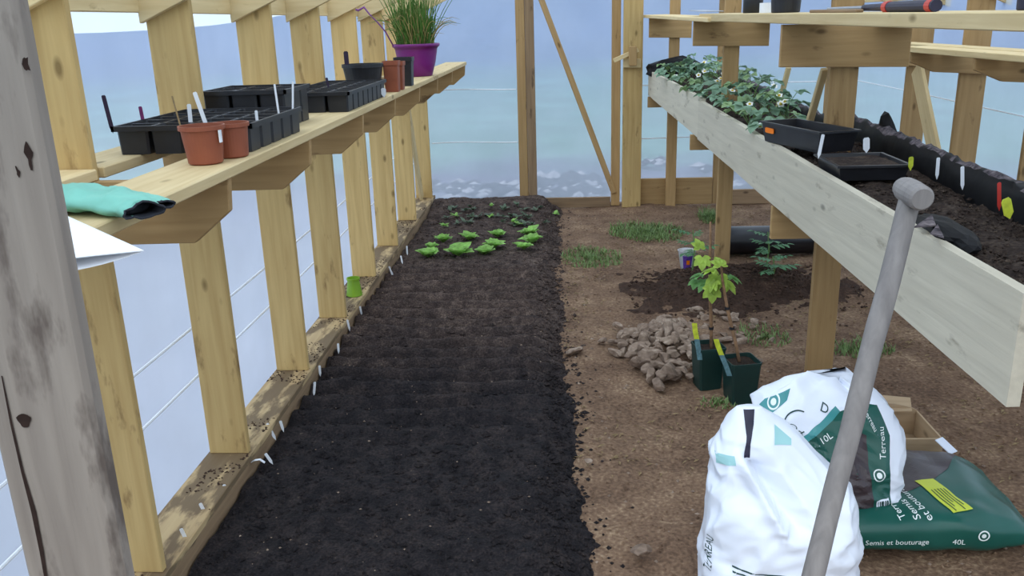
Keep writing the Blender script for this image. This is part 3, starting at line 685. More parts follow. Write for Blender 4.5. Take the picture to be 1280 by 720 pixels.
# crumpled end of the liner at the far end, and torn points
def film_lump(name, c, rx, ry, rz, seed, spikes=()):
    bm = bmesh.new(); bmesh.ops.create_icosphere(bm, subdivisions=3, radius=1)
    for v in bm.verts:
        k = 1 + 0.30 * mnoise.noise(v.co * 1.7 + Vector((seed, 0, 0))) + 0.16 * abs(mnoise.noise(v.co * 5 + Vector((0, seed, 0))))
        for d_, s in spikes:
            q = max(0, v.co.normalized().dot(Vector(d_).normalized())); k += s * q ** 14
        v.co = Vector((v.co.x * rx * k, v.co.y * ry * k, v.co.z * rz * k)) + Vector(c)
    me = bpy.data.meshes.new(name); bm.to_mesh(me); bm.free(); me.materials.append(FILM)
    return put(name, me, None, bench)
p = Py(842, 80, 7.42); film_lump('liner_fold', (p[0], p[1], p[2] - 0.05), 0.24, 0.12, 0.10, 3)
p = Py(1103, 168, 3.75); film_lump('liner_fold', (p[0] + 0.03, p[1], p[2] - 0.06), 0.05, 0.08, 0.075, 5, [((-0.25, 0, 1), 1.3)])
# torn film with dusty patches on the near front edge
p = Pz(1170, 288, ztop(2.2)); film_lump('liner_fold', (xf(p[1]) + 0.075, p[1], ztop(p[1]) - 0.012), 0.06, 0.16, 0.035, 8)
mb = MB()
for (qa, qb, qc) in [((1143, 283), (1165, 268), (1170, 281)), ((1163, 291), (1172, 280), (1180, 296))]:
    pts = [Pz(*q, ztop(2.2) + 0.028) for q in (qa, qb, qc)]; mb.add([tuple(t) for t in pts] + [(t[0], t[1], t[2] - 0.004) for t in pts], [(0, 1, 2), (5, 4, 3), (0, 3, 4, 1), (1, 4, 5, 2), (2, 5, 3, 0)])
mb.obj('dusty_film_scrap', FILM_DIRT, bench)

# leaning laths in the trough
o = board('lath', Py(1031, 86, 3.80), (Py(1004, 168, 4.0)[0], 4.0, ztop(4) - 0.06), 0.03, 0.022, (1, 0, 0.3), WOOD_PALE); tag(o, 'pale wooden lath leaning left of the near bench post', 'lath')
o = board('lath', Py(986, 84, 5.0), (Py(972, 118, 5.1)[0], 5.1, ztop(5.1) - 0.06), 0.028, 0.02, (1, 0, 0.3), WOOD_PALE); tag(o, 'short thin lath behind the strawberry plants', 'lath')

# ------------------------------------------------------------------ right wall shelf
ws = thing('wall_shelf', 'short plank shelf on brackets fixed to the right wall', 'shelf', (2.05, 4.6, 1.3))
board('plank', (1.985, 2.6, 1.389), (1.985, 5.08, 1.389), 0.13, 0.030, (1, 0, 0), WOOD_PALE, ws)
board('plank', (2.135, 2.6, 1.391), (2.135, 5.75, 1.391), 0.12, 0.030, (1, 0, 0), WOOD_PALE, ws)
for y in (2.76, 3.54, 4.26, 5.03, 5.79):
    prism_y('bracket', [(2.36, 1.245), (2.06 if y < 5.5 else 2.15, 1.265), (1.93 if y < 5.5 else 2.08, 1.32), (1.925 if y < 5.5 else 2.07, 1.373), (2.36, 1.373)], y - 0.026, y - 0.0005, WOOD_BROWN, ws)

# ------------------------------------------------------------------ pots and trays
def square_pot(name, top, bot, h, mat, fill=0.012, lip=0.003, lip_h=0.010):
    V = []; Fc = []
    def ring(a, z):
        i = len(V); q = a * 0.86
        V.extend([(-q, -a, z), (q, -a, z), (a, -q, z), (a, q, z), (q, a, z), (-q, a, z), (-a, q, z), (-a, -q, z)]); return i
    rings = [ring(bot / 2, 0), ring(top / 2 - lip, h - lip_h), ring(top / 2, h - lip_h), ring(top / 2, h), ring(top / 2 - 0.004, h), ring(top / 2 - 0.006, h - fill - 0.01)]
    for a, b in zip(rings[:-1], rings[1:]):
        for k in range(8): Fc.append((a + k, a + (k + 1) % 8, b + (k + 1) % 8, b + k))
    Fc.append(tuple(range(7, -1, -1)))
    return new_mesh(name, V, Fc, mat)
def soil_disc(name, r, square=False, mat=POT_SOIL):
    V = []; n = 7
    for j in range(n):
        for i in range(n):
            x = (i / (n - 1) * 2 - 1); y = (j / (n - 1) * 2 - 1)
            if not square:
                xx = x * math.sqrt(1 - y * y / 2); y = y * math.sqrt(1 - x * x / 2); x = xx
            V.append((x * r, y * r, random.uniform(-0.004, 0.004)))
    return new_mesh(name, V, grid(n, n), mat, smooth=True)
def seed_tray(label, x0, y0, nxc, nyc, pitch, h, z, group=None):
    t = thing('seed_tray', label, 'seed tray', (x0 + nxc * pitch / 2, y0 + nyc * pitch / 2, z), group)
    me = square_pot('cell', pitch * 0.97, pitch * 0.86, h, BLACK); so = soil_disc('soil', pitch * 0.445, True)
    for j in range(nyc):
        for i in range(nxc):
            c = put('cell', me, Matrix.Translation((x0 + (i + .5) * pitch, y0 + (j + .5) * pitch, z)), t)
            put('soil', so, Matrix.Translation((x0 + (i + .5) * pitch, y0 + (j + .5) * pitch, z + h - 0.013)) @ Matrix.Rotation(random.randrange(4) * math.pi / 2, 4, 'Z'), c)
    # lip joining the cells
    X0, X1, Y0, Y1 = x0 - 0.005, x0 + nxc * pitch + 0.005, y0 - 0.005, y0 + nyc * pitch + 0.005
    mb = MB()
    for (a, b, c_, d_) in [(X0, X1, Y0, Y0 + 0.008), (X0, X1, Y1 - 0.008, Y1), (X0, X0 + 0.008, Y0, Y1), (X1 - 0.008, X1, Y0, Y1)]:
        v = [((a + b) / 2 + p[0], (c_ + d_) / 2 + p[1], z + h - 0.004 + p[2]) for p in boxv(b - a, d_ - c_, 0.014)]; mb.add(v, BOXF)
    mb.obj('rim', BLACK, t)
    return t
TZ = SH + 0.001
seed_tray('large black cell tray of soil behind the terracotta pots', -1.205, 2.275, 4, 5, 0.094, 0.074, TZ)
seed_tray('block of tall black pots behind the large cell tray', -1.185, 2.83, 3, 3, 0.094, 0.122, TZ)
seed_tray('black cell tray beside the shelf edge, in front of the round black pot', -1.092, 3.335, 3, 8, 0.092, 0.074, TZ)

def round_pot(name, label, x, y, z, rt, rb, h, mat, cat='pot', soil=True, n=36, lip=0.12):
    t = thing(name, label, cat, (x, y, z))
    l = min(0.02, h * lip)
    prof = [(rb * 0.9, 0), (rb, 0.003), (rt - 0.005, h - l), (rt, h - l + 0.001), (rt, h), (rt - 0.004, h), (rt - 0.007, h - 0.03), (0.001, h - 0.032)]
    v, f = lathe(prof, n); put('body', new_mesh('body', v, f, mat, smooth=False), Matrix.Translation((x, y, z)), t)
    if soil: put('soil', soil_disc('soil', rt - 0.007), Matrix.Translation((x, y, z + h - 0.02)), t)
    return t
pot_a = round_pot('plant_pot', 'round terracotta plastic pot with a white tag on its side', -0.888, 2.100, TZ, 0.056, 0.042, 0.094, TERRA)
v = [(-0.836 + p[0], 2.082 + p[1], TZ + 0.068 + p[2]) for p in boxv(0.003, 0.014, 0.03)]; mobj('tag', v, BOXF, WHITE, pot_a)
round_pot('plant_pot', 'plain terracotta plastic pot tucked behind the tagged one', -0.858, 2.205, TZ, 0.050, 0.040, 0.088, TERRA)
round_pot('plant_pot', 'wide round black pot behind the far cell tray', -0.955, 4.235, TZ, 0.10, 0.075, 0.142, BLACK)
def sq_pot(label, x, y, top, bot, h, mat):
    t = thing('plant_pot', label, 'pot', (x, y, TZ)); put('body', square_pot('body', top, bot, h, mat, lip=0.004, lip_h=0.02), Matrix.Translation((x, y, TZ)), t)
    put('soil', soil_disc('soil', top * 0.45, True), Matrix.Translation((x, y, TZ + h - 0.015)), t); return t
sq_pot('square terracotta pot, the nearer of two beside the round black pot', -0.835, 4.34, 0.08, 0.065, 0.148, TERRA)
sq_pot('square terracotta pot, the farther of two beside the round black pot', -0.832, 4.46, 0.08, 0.062, 0.140, TERRA)
sq_pot('square black pot between the terracotta pots and the purple pot', -0.842, 4.74, 0.10, 0.08, 0.15, BLACK)

# purple pot of chives with its hanger
pp = thing('chive_pot', 'purple hanging pot full of tall green chives on the shelf', 'pot', (-0.915, 5.62, TZ))
prof = [(0.088, 0), (0.095, 0.004), (0.118, 0.08), (0.132, 0.15), (0.136, 0.178), (0.149, 0.18), (0.152, 0.198), (0.146, 0.2), (0.138, 0.17), (0.001, 0.165)]
v, f = lathe(prof, 40); put('body', new_mesh('body', v, f, PURPLE, smooth=True), Matrix.Translation((-0.915, 5.62, TZ)), pp)
put('soil', soil_disc('soil', 0.138), Matrix.Translation((-0.915, 5.62, TZ + 0.178)), pp)
hk = [(462, -16), (452, -12), (446, -4), (440, 4), (441, 11), (448, 13), (455, 9), (462, 18), (472, 28), (482, 40), (492, 58)]
v, f = tube([Py(a, b, 5.55) for a, b in hk], [0.007] * 7 + [0.0045] * 4, 8); mobj('hanger', v, f, LILAC, pp, smooth=True)
mb = MB()
for i in range(430):
    a = random.uniform(0, 2 * math.pi); q = math.sqrt(random.random()) * 0.115; bx, by = -0.915 + q * math.cos(a), 5.62 + q * math.sin(a)
    L = random.uniform(0.16, 0.42); lean = random.gauss(0, 0.28); la_ = a + random.gauss(0, 0.6); droop = random.random() < 0.10
    if droop: lean = random.uniform(0.5, 0.9)
    pts = []
    for s in np.linspace(0, 1, 6):
        r_ = lean * L * s ** 1.3; zz = L * (s - (0.55 * s ** 2.6 if droop else 0.06 * s * s)); pts.append((bx + math.cos(la_) * r_, by + math.sin(la_) * r_, TZ + 0.175 + zz))
    v, f = tube(pts, [0.0026, 0.0026, 0.0024, 0.002, 0.0015, 0.0006], 4, False); mb.add(v, f, 1 if random.random() < 0.13 or droop and random.random() < .5 else 0)
o = mb.obj('leaves', [CHIVE, CHIVE_DRY], pp); o['kind'] = 'stuff'

# ------------------------------------------------------------------ plant labels (sticks)
def stick_mesh(w, l, t=0.0016):
    V = [(-w / 2, -t / 2, 0.012), (0, -t / 2, -0.004), (w / 2, -t / 2, 0.012), (w / 2, -t / 2, l - w * 0.25), (w * 0.3, -t / 2, l), (-w * 0.3, -t / 2, l), (-w / 2, -t / 2, l - w * 0.25)]
    n = len(V); V += [(x, t / 2, z) for x, _, z in V]
    Fc = [tuple(range(n)), tuple(range(2 * n - 1, n - 1, -1))] + [(i, i + n, (i + 1) % n + n, (i + 1) % n) for i in range(n)]
    return V, Fc
def stick(p0, p1, w, mat, label, group=None, cat='plant label'):
    p0 = Vector(p0); p1 = Vector(p1); ax = p1 - p0; L = ax.length; ax.normalize()
    side = Vector((1, 0.25, 0)); side = (side - ax * side.dot(ax)).normalized(); nn = side.cross(ax)
    v, f = stick_mesh(w, L); m = Matrix.Identity(4)
    for i in range(3): m[i][0] = side[i]; m[i][1] = -nn[i]; m[i][2] = ax[i]; m[i][3] = p0[i]
    me = new_mesh('plant_label', v, f, mat); fix_normals(me)
    return tag(put('plant_label', me, m), label, cat, group)
for a, b, y, w, mat, lab in [((259, 160), (243, 115), 2.33, 0.011, WHITE, 'tall white label leaning in the cell tray above the tagged pot'), ((239, 160), (236, 130), 2.37, 0.011, WHITE, 'short white label left of the tall leaning one'),
                             ((141, 165), (129, 119), 2.30, 0.011, LABEL_D, 'dark printed label at the outer corner of the large cell tray'), ((180, 157), (175, 133), 2.46, 0.010, LABEL_M, 'small dark red label at the back of the large cell tray'),
                             ((322, 156), (320, 138), 2.42, 0.008, WHITE, 'short white label at the right edge of the large cell tray'), ((349, 146), (343, 105), 2.58, 0.006, WHITE, 'thin white stick near the tall black pots, left of a pair'),
                             ((366, 142), (366, 102), 2.68, 0.006, WHITE, 'thin white stick near the tall black pots, right of a pair'), ((229, 170), (215, 120), 2.16, 0.004, STRAWCOL, 'thin brown dry stem stuck in the tagged terracotta pot'),
                             ((411, 110), (408, 97), 3.62, 0.010, LABEL_D, 'small dark label at the back of the far cell tray'), ((434, 84), (432, 64), 4.2, 0.022, LABEL_D, 'dark curled label in the round black pot'),
                             ((480, 121), (479, 110), 3.98, 0.022, WHITE, 'white label tag hanging on the far cell tray')]:
    stick(Py(*a, y), Py(*b, y), w, mat, lab)
# a row of white labels along the edge of the bed
ORD = ['first', 'second', 'third', 'fourth', 'fifth', 'sixth', 'seventh', 'eighth', 'ninth', 'tenth', 'eleventh', 'twelfth', 'thirteenth', 'fourteenth', 'fifteenth', 'sixteenth']
rl_n = 0
for px, py, l, dx in [(240, 686, .075, -.022), (262, 650, .068, -.018), (281, 622, .05, .004), (294, 601, .045, -.016), (340, 575, .03, -.02), (344, 545, .05, -.03), (354, 535, .03, -.01), (358, 516, .03, -.006), (392, 490, .05, .012), (400, 466, .035, .0), (423, 438, .035, .0), (437, 410, .045, -.01), (452, 391, .04, -.005), (491, 342, .05, -.02), (503, 327, .04, -.01), (509, 316, .05, .0)]:
    p = Pz(px, py, 0.075)
    stick((p[0], p[1], 0.06), (p[0] + dx, p[1] + random.uniform(-.012, .012), 0.075 + l), 0.011, WHITE, 'white plant label at the sill edge, %s counted from the near end' % ORD[rl_n], 'labels along the sill edge'); rl_n += 1
# one label curled over on the soil
mb = MB(); pts = [Pz(313, 578, 0.085), Pz(318, 575, 0.095), Pz(325, 574, 0.095), Pz(331, 578, 0.08)]
V = []
for q in pts: V += [(q[0], q[1] - 0.006, q[2]), (q[0], q[1] + 0.006, q[2]), (q[0], q[1] + 0.006, q[2] - 0.0015), (q[0], q[1] - 0.006, q[2] - 0.0015)]
Fc = []
for i in range(3):
    a = 4 * i; Fc += [(a, a + 1, a + 5, a + 4), (a + 1, a + 2, a + 6, a + 5), (a + 2, a + 3, a + 7, a + 6), (a + 3, a, a + 4, a + 7)]
Fc += [(0, 3, 2, 1), (12, 13, 14, 15)]
o = mobj('plant_label', V, Fc, WHITE); tag(o, 'white plant label lying curled on the dark soil', 'plant label')

# lime cup on the sill
p = Pz(442, 371, 0.121)
lc = round_pot('plastic_cup', 'small lime green plastic cup standing on the left sill', -1.20, p[1] + 0.03, 0.121, 0.038, 0.046, 0.105, LIME, 'cup', soil=False, n=20)

# ------------------------------------------------------------------ glove and paper on the near end of the shelf
def glove(label, pts, zoff, name='rubber_glove', seed=0):
    """pts: (px, py, half width, half height) along the glove, cuff last"""
    NR = 24; V = []; N = len(pts); K = 40; cs = np.array([[*Pz(a, b, SH + hh + zoff), w, hh] for a, b, w, hh in pts])
    t = np.linspace(0, N - 1, K); C = np.stack([np.interp(t, range(N), cs[:, k]) for k in range(5)], 1)
    g = thing(name, label, 'glove', tuple(C[K // 2, :3]))
    for i in range(K):
        d = C[min(i + 1, K - 1), :3] - C[max(i - 1, 0), :3]; d[2] = 0; d /= np.linalg.norm(d); s = np.array([-d[1], d[0], 0])
        for k in range(NR):
            a = 2 * math.pi * k / NR; n_ = mnoise.noise((i * 0.25, math.cos(a) * 1.5 + seed, math.sin(a) * 1.5)); n2 = mnoise.noise((i * .8, math.cos(a) * 3, math.sin(a) * 3 + seed))
            ww = C[i, 3] * (1 + 0.10 * n_); hh = C[i, 4] * (1 + 0.55 * n_ + 0.25 * n2)
            e = 0.012 * n2 if i > K - 3 else 0
            V.append(C[i, :3] + d * e + s * ww * math.cos(a) + np.array([0, 0, max(-C[i, 4] + 0.001, hh * math.sin(a))]))
    Fc = [(i * NR + k, i * NR + (k + 1) % NR, (i + 1) * NR + (k + 1) % NR, (i + 1) * NR + k) for i in range(K - 1) for k in range(NR)] + [tuple(range(NR))]
    mobj('shell', V, Fc, GLOVE, g, smooth=True)
    V = np.array(V); in_ = []; c0 = C[K - 1, :3]
    for i in (K - 1, K - 3, K - 8):
        R_ = V[i * NR:(i + 1) * NR]; cc = R_.mean(0); in_ += [tuple(cc + (q - cc) * (0.94 if i == K - 1 else 0.85 if i == K - 3 else 0.7)) for q in R_]
    Fc = [(i * NR + k, (i + 1) * NR + k, (i + 1) * NR + (k + 1) % NR, i * NR + (k + 1) % NR) for i in range(2) for k in range(NR)] + [tuple(2 * NR + k for k in range(NR))]
    mobj('lining', in_, Fc, GLOVE_IN, g, smooth=True)
    R_ = V[(K - 1) * NR:]; v, f = tube([*R_, R_[0], R_[1]], 0.0022, 5, False); mobj('cuff_edge', v, f, GLOVE_IN, g)
    return g
glove('mint green rubber glove lying on top, dark ragged cuff at the shelf edge', [(10, 258, .04, .012), (45, 250, .062, .018), (85, 246, .068, .024), (120, 248, .062, .024), (150, 254, .050, .019), (170, 260, .040, .015), (180, 264, .038, .013)], 0.0, seed=2)
glove('second mint green glove, its cuff poking out behind the first', [(105, 236, .030, .006), (140, 240, .030, .006), (170, 246, .028, .007), (190, 251, .026, .007), (203, 256, .024, .007)], 0.0, seed=9)

def paper():
    pap = thing('folded_paper', 'folded white paper sheets jutting out over the shelf edge', 'paper', tuple(Pz(90, 290, SH + 0.02)))
    T = Pz(180, 313, 1.298); L0 = Pz(-30, 338, 1.292); U0 = Pz(-60, 205, 1.310)
    def layer(name, dz, tip, low):
        n = 14; top = []; 
        for j in range(n):
            v = j / (n - 1)
            for i in range(n):
                u = i / (n - 1); B = L0 * (1 - u) + (T + np.array(tip)) * u; A = U0 * (1 - u) + (T + np.array(tip)) * u
                B = B + np.array([0, -0.012 * math.sin(math.pi * u), low * math.sin(math.pi * u) - dz * math.sin(math.pi * min(1, u * 1.02)) ** 0.7])
                q = B * (1 - v) + A * v; q = q + np.array([0, 0, 0.012 * math.sin(math.pi * v) * math.sin(math.pi * u)]); top.append(q)
        V = top + [q - np.array([0, 0, 0.0012]) for q in top]; N = n * n; g = grid(n, n)
        Fc = g + [tuple(N + k for k in reversed(q)) for q in g]
        rim = [i for i in range(n)] + [j * n + n - 1 for j in range(1, n)] + [(n - 1) * n + i for i in range(n - 2, -1, -1)] + [j * n for j in range(n - 2, 0, -1)]
        Fc += [(a, b, b + N, a + N) for a, b in zip(rim, rim[1:] + rim[:1])]
        o = mobj(name, V, Fc, PAPER, pap, smooth=False)
    layer('sheet', 0.0, (0, 0, 0), 0.004)
    layer('sheet', 0.012, (-0.004, 0, -0.001), -0.002)
paper()

# ------------------------------------------------------------------ plants
def leaf_shape(l, w, n=6, fold=0.25, serr=0.0, curl=0.15):
    """a leaf along +y, from the origin"""
    V = [(0, 0, 0)]; 
    for i in range(1, n + 1):
        s = i / n; ww = w / 2 * math.sin(math.pi * min(1, s * 0.96) ** 0.8) * (1 + serr * (i % 2)); yy = l * s; zz = -curl * l * s * s
        V += [(-ww, yy, zz + fold * ww), (0, yy, zz), (ww, yy, zz + fold * ww)]
    Fc = [(0, 2, 1), (0, 3, 2)]
    for i in range(n - 1):
        a = 1 + 3 * i; Fc += [(a, a + 1, a + 4, a + 3), (a + 1, a + 2, a + 5, a + 4)]
    return V, Fc
def rot(v, m): return [tuple(m @ Vector(p)) for p in v]
def trifoliate(l, w, mats):
    mb = MB()
    for a, sc in ((0, 1.0), (1.25, 0.92), (-1.25, 0.92)):
        v, f = leaf_shape(l * sc, w * sc, 6, 0.35, 0.12, 0.25); mb.add(rot(v, Matrix.Rotation(a, 3, 'Z')), f)
    return new_mesh('leaf', mb.v, mb.f, mats, smooth=False)
STL = [trifoliate(0.062, 0.056, LEAF_STRAW), trifoliate(0.054, 0.05, LEAF_STRAW2), trifoliate(0.072, 0.062, LEAF_STRAW)]
def flower_mesh():
    mb = MB()
    for k in range(5):
        v, f = leaf_shape(0.015, 0.016, 3, 0.1, 0, -0.1); mb.add(rot(v, Matrix.Rotation(k * 2 * math.pi / 5, 3, 'Z')), f, 0)
    v, f = lathe([(0.006, 0.0), (0.005, 0.004), (0.001, 0.006)], 8); mb.add(v, f, 1)
    return new_mesh('flower', mb.v, mb.f, [PETAL, PIP], mb.m)
FLW = flower_mesh()
def strawberry(x, y, z, n, spread, h, flowers, label, group):
    t = thing('strawberry_plant', label, 'strawberry plant', (x, y, z), group)
    mb = MB(); 
    for k in range(n):
        a = 2 * math.pi * k / n + random.uniform(-.5, .5); r = spread * random.uniform(0.35, 1.0); hh = h * random.uniform(0.5, 1.0)
        tip = (x + r * math.cos(a), y + r * math.sin(a), z + hh)
        v, f = tube([(x, y, z - 0.01), (x + 0.4 * r * math.cos(a), y + 0.4 * r * math.sin(a), z + hh * 0.65), tip], 0.0018, 4, False); mb.add(v, f)
        m = Matrix.Translation(tip) @ Matrix.Rotation(a - math.pi / 2 + random.uniform(-.4, .4), 4, 'Z') @ Matrix.Rotation(random.uniform(-0.5, 0.15), 4, 'X') @ Matrix.Rotation(random.uniform(-.35, .35), 4, 'Y') @ Matrix.Scale(random.uniform(0.8, 1.25), 4)
        put('leaf', random.choice(STL), m, t)
    mb.obj('stems', STEM_G, t)
    for k in range(flowers):
        a = random.uniform(-2.6, -0.6); r = spread * random.uniform(.4, 1.0); m = Matrix.Translation((x + r * math.cos(a) - 0.03, y + r * math.sin(a), z + h * random.uniform(0.5, 0.95))) @ Matrix.Rotation(random.uniform(0.4, 1.0), 4, 'X') @ Matrix.Rotation(random.uniform(-.4, .4), 4, 'Y') @ Matrix.Scale(1.35, 4)
        put('flower', FLW, m, t)
SG = 'strawberry plants in the bench trough'; ORD0 = ['first', 'second', 'third', 'fourth', 'fifth', 'sixth', 'seventh']
k = 0
for y in (4.15, 4.5, 4.9, 5.3, 5.75, 6.2, 6.65, 7.1):
    xa = xf(y) + 0.07; xb = XRB - 0.12; cols = 2 if y > 4.4 else 1
    for c in range(cols):
        x = xa + (xb - xa) * (0.12 + 0.62 * c) + random.uniform(-.03, .03) if cols == 2 else xa + 0.06
        # clear of the posts
        for (p0, p1), ty in zip(TP, TY):
            if abs(y - ty) < 0.12 and p0 - 0.05 < x < p1 + 0.05: x = p1 + 0.08
        fl = [1, 1, 2, 1, 2, 0, 1, 1][k % 8]
        near = y < 4.45
        strawberry(x, y, psoil(x, y), random.choice([8, 9, 10]), 0.14, (0.12, 0.19)[c] if not near else 0.10, fl, 'leafy strawberry plant in the %s row of the trough, %s from the near end' % (('front', 'back')[c], ORD0[len([1 for q in (4.5, 4.9, 5.3, 5.75, 6.2, 6.65, 7.1) if q < y])]) if not near else 'strawberry plant nearest the tray with the orange sticker', SG if not near else None); k += 1

# lettuces in the bed
def lettuce(x, y, r, label, group):
    mb = MB(); z = bed_z_at(x, y)
    for k in range(22):
        a = k * 2.4 + random.uniform(-.3, .3); s = 0.4 + 0.6 * k / 21; l = 1.5 * r * random.uniform(.8, 1.15) * s
        v, f = leaf_shape(l, l * 0.85, 5, 0.3, 0.18, -0.25 + 0.5 * s)
        m = Matrix.Rotation(a, 3, 'Z') @ Matrix.Rotation(random.uniform(0.45, 0.8) + (1 - s) * 0.5, 3, 'X')
        mb.add([(x + p[0] + random.uniform(-.003, .003), y + p[1], z + 0.002 + p[2] + random.uniform(-.004, .004)) for p in rot(v, m)], f)
    o = mb.obj('lettuce', LEAF_LETT); tag(o, label, 'lettuce', group)
BX, BY, BZ = bed_xyz
def bed_z_at(x, y):
    j = int(np.clip((y - 0.9) / 6.675 * (BX.shape[0] - 1), 0, BX.shape[0] - 1)); i = int(np.clip((x + 1.146) / 1.326 * (BX.shape[1] - 1), 0, BX.shape[1] - 1)); return float(BZ[j, i])
for (px, py, r, lab) in [(535, 321, .075, 'bright green lettuce at the left end of the front row'), (573, 319, .09, 'bright green lettuce, second from the sill in the front row'), (606, 316, .07, 'bright green lettuce, third from the sill in the front row, left half of a pair'), (617, 309, .07, 'bright green lettuce, third from the sill, right half of a pair'),
                         (655, 312, .065, 'bright green lettuce at the right end of the front row'), (665, 303, .08, 'largest bright green lettuce at the right, between both rows'), (540, 312, .05, 'small bright green lettuce just behind the leftmost one'), (554, 301, .07, 'bright green lettuce at the left end of the back row'),
                         (587, 300, .065, 'bright green lettuce, second from the sill in the back row'), (622, 296, .06, 'bright green lettuce, third from the sill in the back row'), (661, 293, .075, 'bright green lettuce at the right end of the back row')]:
    p = Pz(px, py, 0.055); lettuce(p[0], p[1], r, lab, 'lettuces across the far bed')
for i in range(42):
    x = random.uniform(-0.98, -0.05); y = random.choice([6.72, 6.95, 7.2]) + random.uniform(-.06, .06); z = bed_z_at(x, y); mb = MB()
    for k in range(random.randint(5, 8)):
        a = random.uniform(0, 6.28); l = random.uniform(.03, .06); v, f = leaf_shape(l, l * .6, 4, .3, 0, .2)
        m = Matrix.Rotation(a, 3, 'Z') @ Matrix.Rotation(random.uniform(.2, 1.0), 3, 'X'); mb.add([(x + p[0], y + p[1], z + p[2] + 0.012) for p in rot(v, m)], f)
    o = mb.obj('seedling', LEAF_DULL if random.random() < .85 else LEAF_LETT); tag(o, 'small dull green seedling in the dark soil at the far end of the bed', 'seedling', 'seedlings at the far end of the bed')

def lobed(l, mats, name='leaf'):
    mb = MB()
    for a, s in ((0, 1), (.75, .85), (-.75, .85), (1.6, .6), (-1.6, .6)):
        v, f = leaf_shape(l * s, l * .62 * s, 4, .25, .15, .2); mb.add(rot(v, Matrix.Rotation(a, 3, 'Z')), f)
    return new_mesh(name, mb.v, mb.f, mats)
VL = [lobed(.075, LEAF_VINE), lobed(.06, LEAF_VINE), lobed(.065, LEAF_VINE2)]
def compound(l, mats):
    mb = MB(); mb.add(*tube([(0, 0, 0), (0, l * .6, .01), (0, l, -.01)], .0016, 4, False))
    for s, sgn in ((.3, 1), (.3, -1), (.55, 1), (.55, -1), (.8, 1), (.8, -1), (1, 0)):
        v, f = leaf_shape(l * .42, l * .22, 4, .25, .2, .25); m = Matrix.Rotation(-1.0 * sgn, 3, 'Z'); mb.add([(p[0], p[1] + l * s, p[2]) for p in rot(v, m)], f)
    return new_mesh('leaf', mb.v, mb.f, mats)
CL = [compound(.13, LEAF_TOM), compound(.10, LEAF_TOM)]

# two vines in tall green pots
def vine(label, pot_px, y, w, h, stem_px, top_y, leaves, tag_px, lab_tag):
    p = Pz(*pot_px, 0.0); x = p[0]; z = float(floor_h(np.array(x), np.array(y))) - 0.004
    t = thing('potted_vine', label, 'potted vine', (x, y, z))
    b = put('pot', square_pot('pot', w, w * 0.8, h, GREENPOT, .015, .002, .012), Matrix.Translation((x, y, z)) @ Matrix.Rotation(0.2, 4, 'Z'), t)
    put('soil', soil_disc('soil', w * .44, True), Matrix.Translation((x, y, z + h - .018)) @ Matrix.Rotation(0.2, 4, 'Z'), b)
    pts = [Py(a, b_, y + (top_y - y) * i / (len(stem_px) - 1)) for i, (a, b_) in enumerate(stem_px)]
    v, f = tube(pts, [.0075] * (len(pts) - 2) + [.006, .004], 8); st = mobj('stem', v, f, BARK, t, smooth=True)
    for fr in (.3, .62):
        q = pts[0] * (1 - fr) + pts[-1] * fr; i = min(range(len(pts)), key=lambda k: abs(pts[k][2] - q[2])); q = pts[i]
        v, f = lathe([(.011, -.006), (.011, .006)], 10); put('tie', new_mesh('tie', [(a, b_, c) for a, b_, c in v], f, BLACK), Matrix.Translation(tuple(q)), st)
    for (a, b_, k, s, rz, rx) in leaves:
        q = Py(a, b_, top_y + random.uniform(-.05, .05)); m = Matrix.Translation(tuple(q)) @ Matrix.Rotation(rz, 4, 'Z') @ Matrix.Rotation(rx, 4, 'X') @ Matrix.Scale(s, 4); put('leaf', VL[k], m, t)
    # printed card label stuck in the pot rim: yellow above, blue-grey below
    P = [Py(a, b_, y - w * .5 - .006) for a, b_ in tag_px]
    hw = np.array([.011, 0, 0]); V = []; Fc = []; fm = []
    for i, q in enumerate(P): V += [q - hw, q + hw, q + hw + np.array([0, .0015, 0]), q - hw + np.array([0, .0015, 0])]
    for i in range(len(P) - 1):
        a = 4 * i; Fc += [(a, a + 1, a + 5, a + 4), (a + 2, a + 3, a + 7, a + 6), (a + 1, a + 2, a + 6, a + 5), (a + 3, a, a + 4, a + 7)]; fm += [0 if i < len(P) // 2 else 1] * 4
    o = mobj('label_card', V, Fc, [LABEL_Y, LABEL_T], t, fm); o['label'] = lab_tag
vine('vine in the farther green pot, stem rising straight', (884, 482), 3.63, .125, .20, [(889, 445), (889, 410), (888, 380), (887, 340), (888, 300), (888, 277)], 3.68,
     [(884, 352, 2, 1.0, 2.2, -.5), (872, 350, 2, .9, 2.6, -.4), (876, 343, 2, .8, 1.6, -.2), (878, 322, 0, .8, 3.0, -.9), (875, 310, 0, .7, .4, .9), (890, 335, 1, .8, 4.4, -.6)], [(868, 404), (869, 414), (871, 424), (873, 436), (875, 450)], 'yellow and grey printed card')
vine('vine in the nearer green pot, stem leaning left', (925, 497), 3.50, .135, .195, [(924, 452), (920, 430), (915, 410), (909, 385), (903, 350), (901, 325)], 3.60,
     [(898, 345, 0, 1.1, 2.6, -.7), (905, 352, 0, 1.0, 4.0, -.5), (893, 337, 1, 1.1, 1.2, -.2), (912, 345, 2, 1.0, 4.6, -.4), (890, 360, 0, .9, 3.2, -1.2), (901, 332, 1, 1.0, .3, .6), (894, 352, 1, .9, 2.0, -.9)], [(895, 424), (898, 434), (902, 444), (907, 456), (912, 470)], 'yellow and grey printed card')

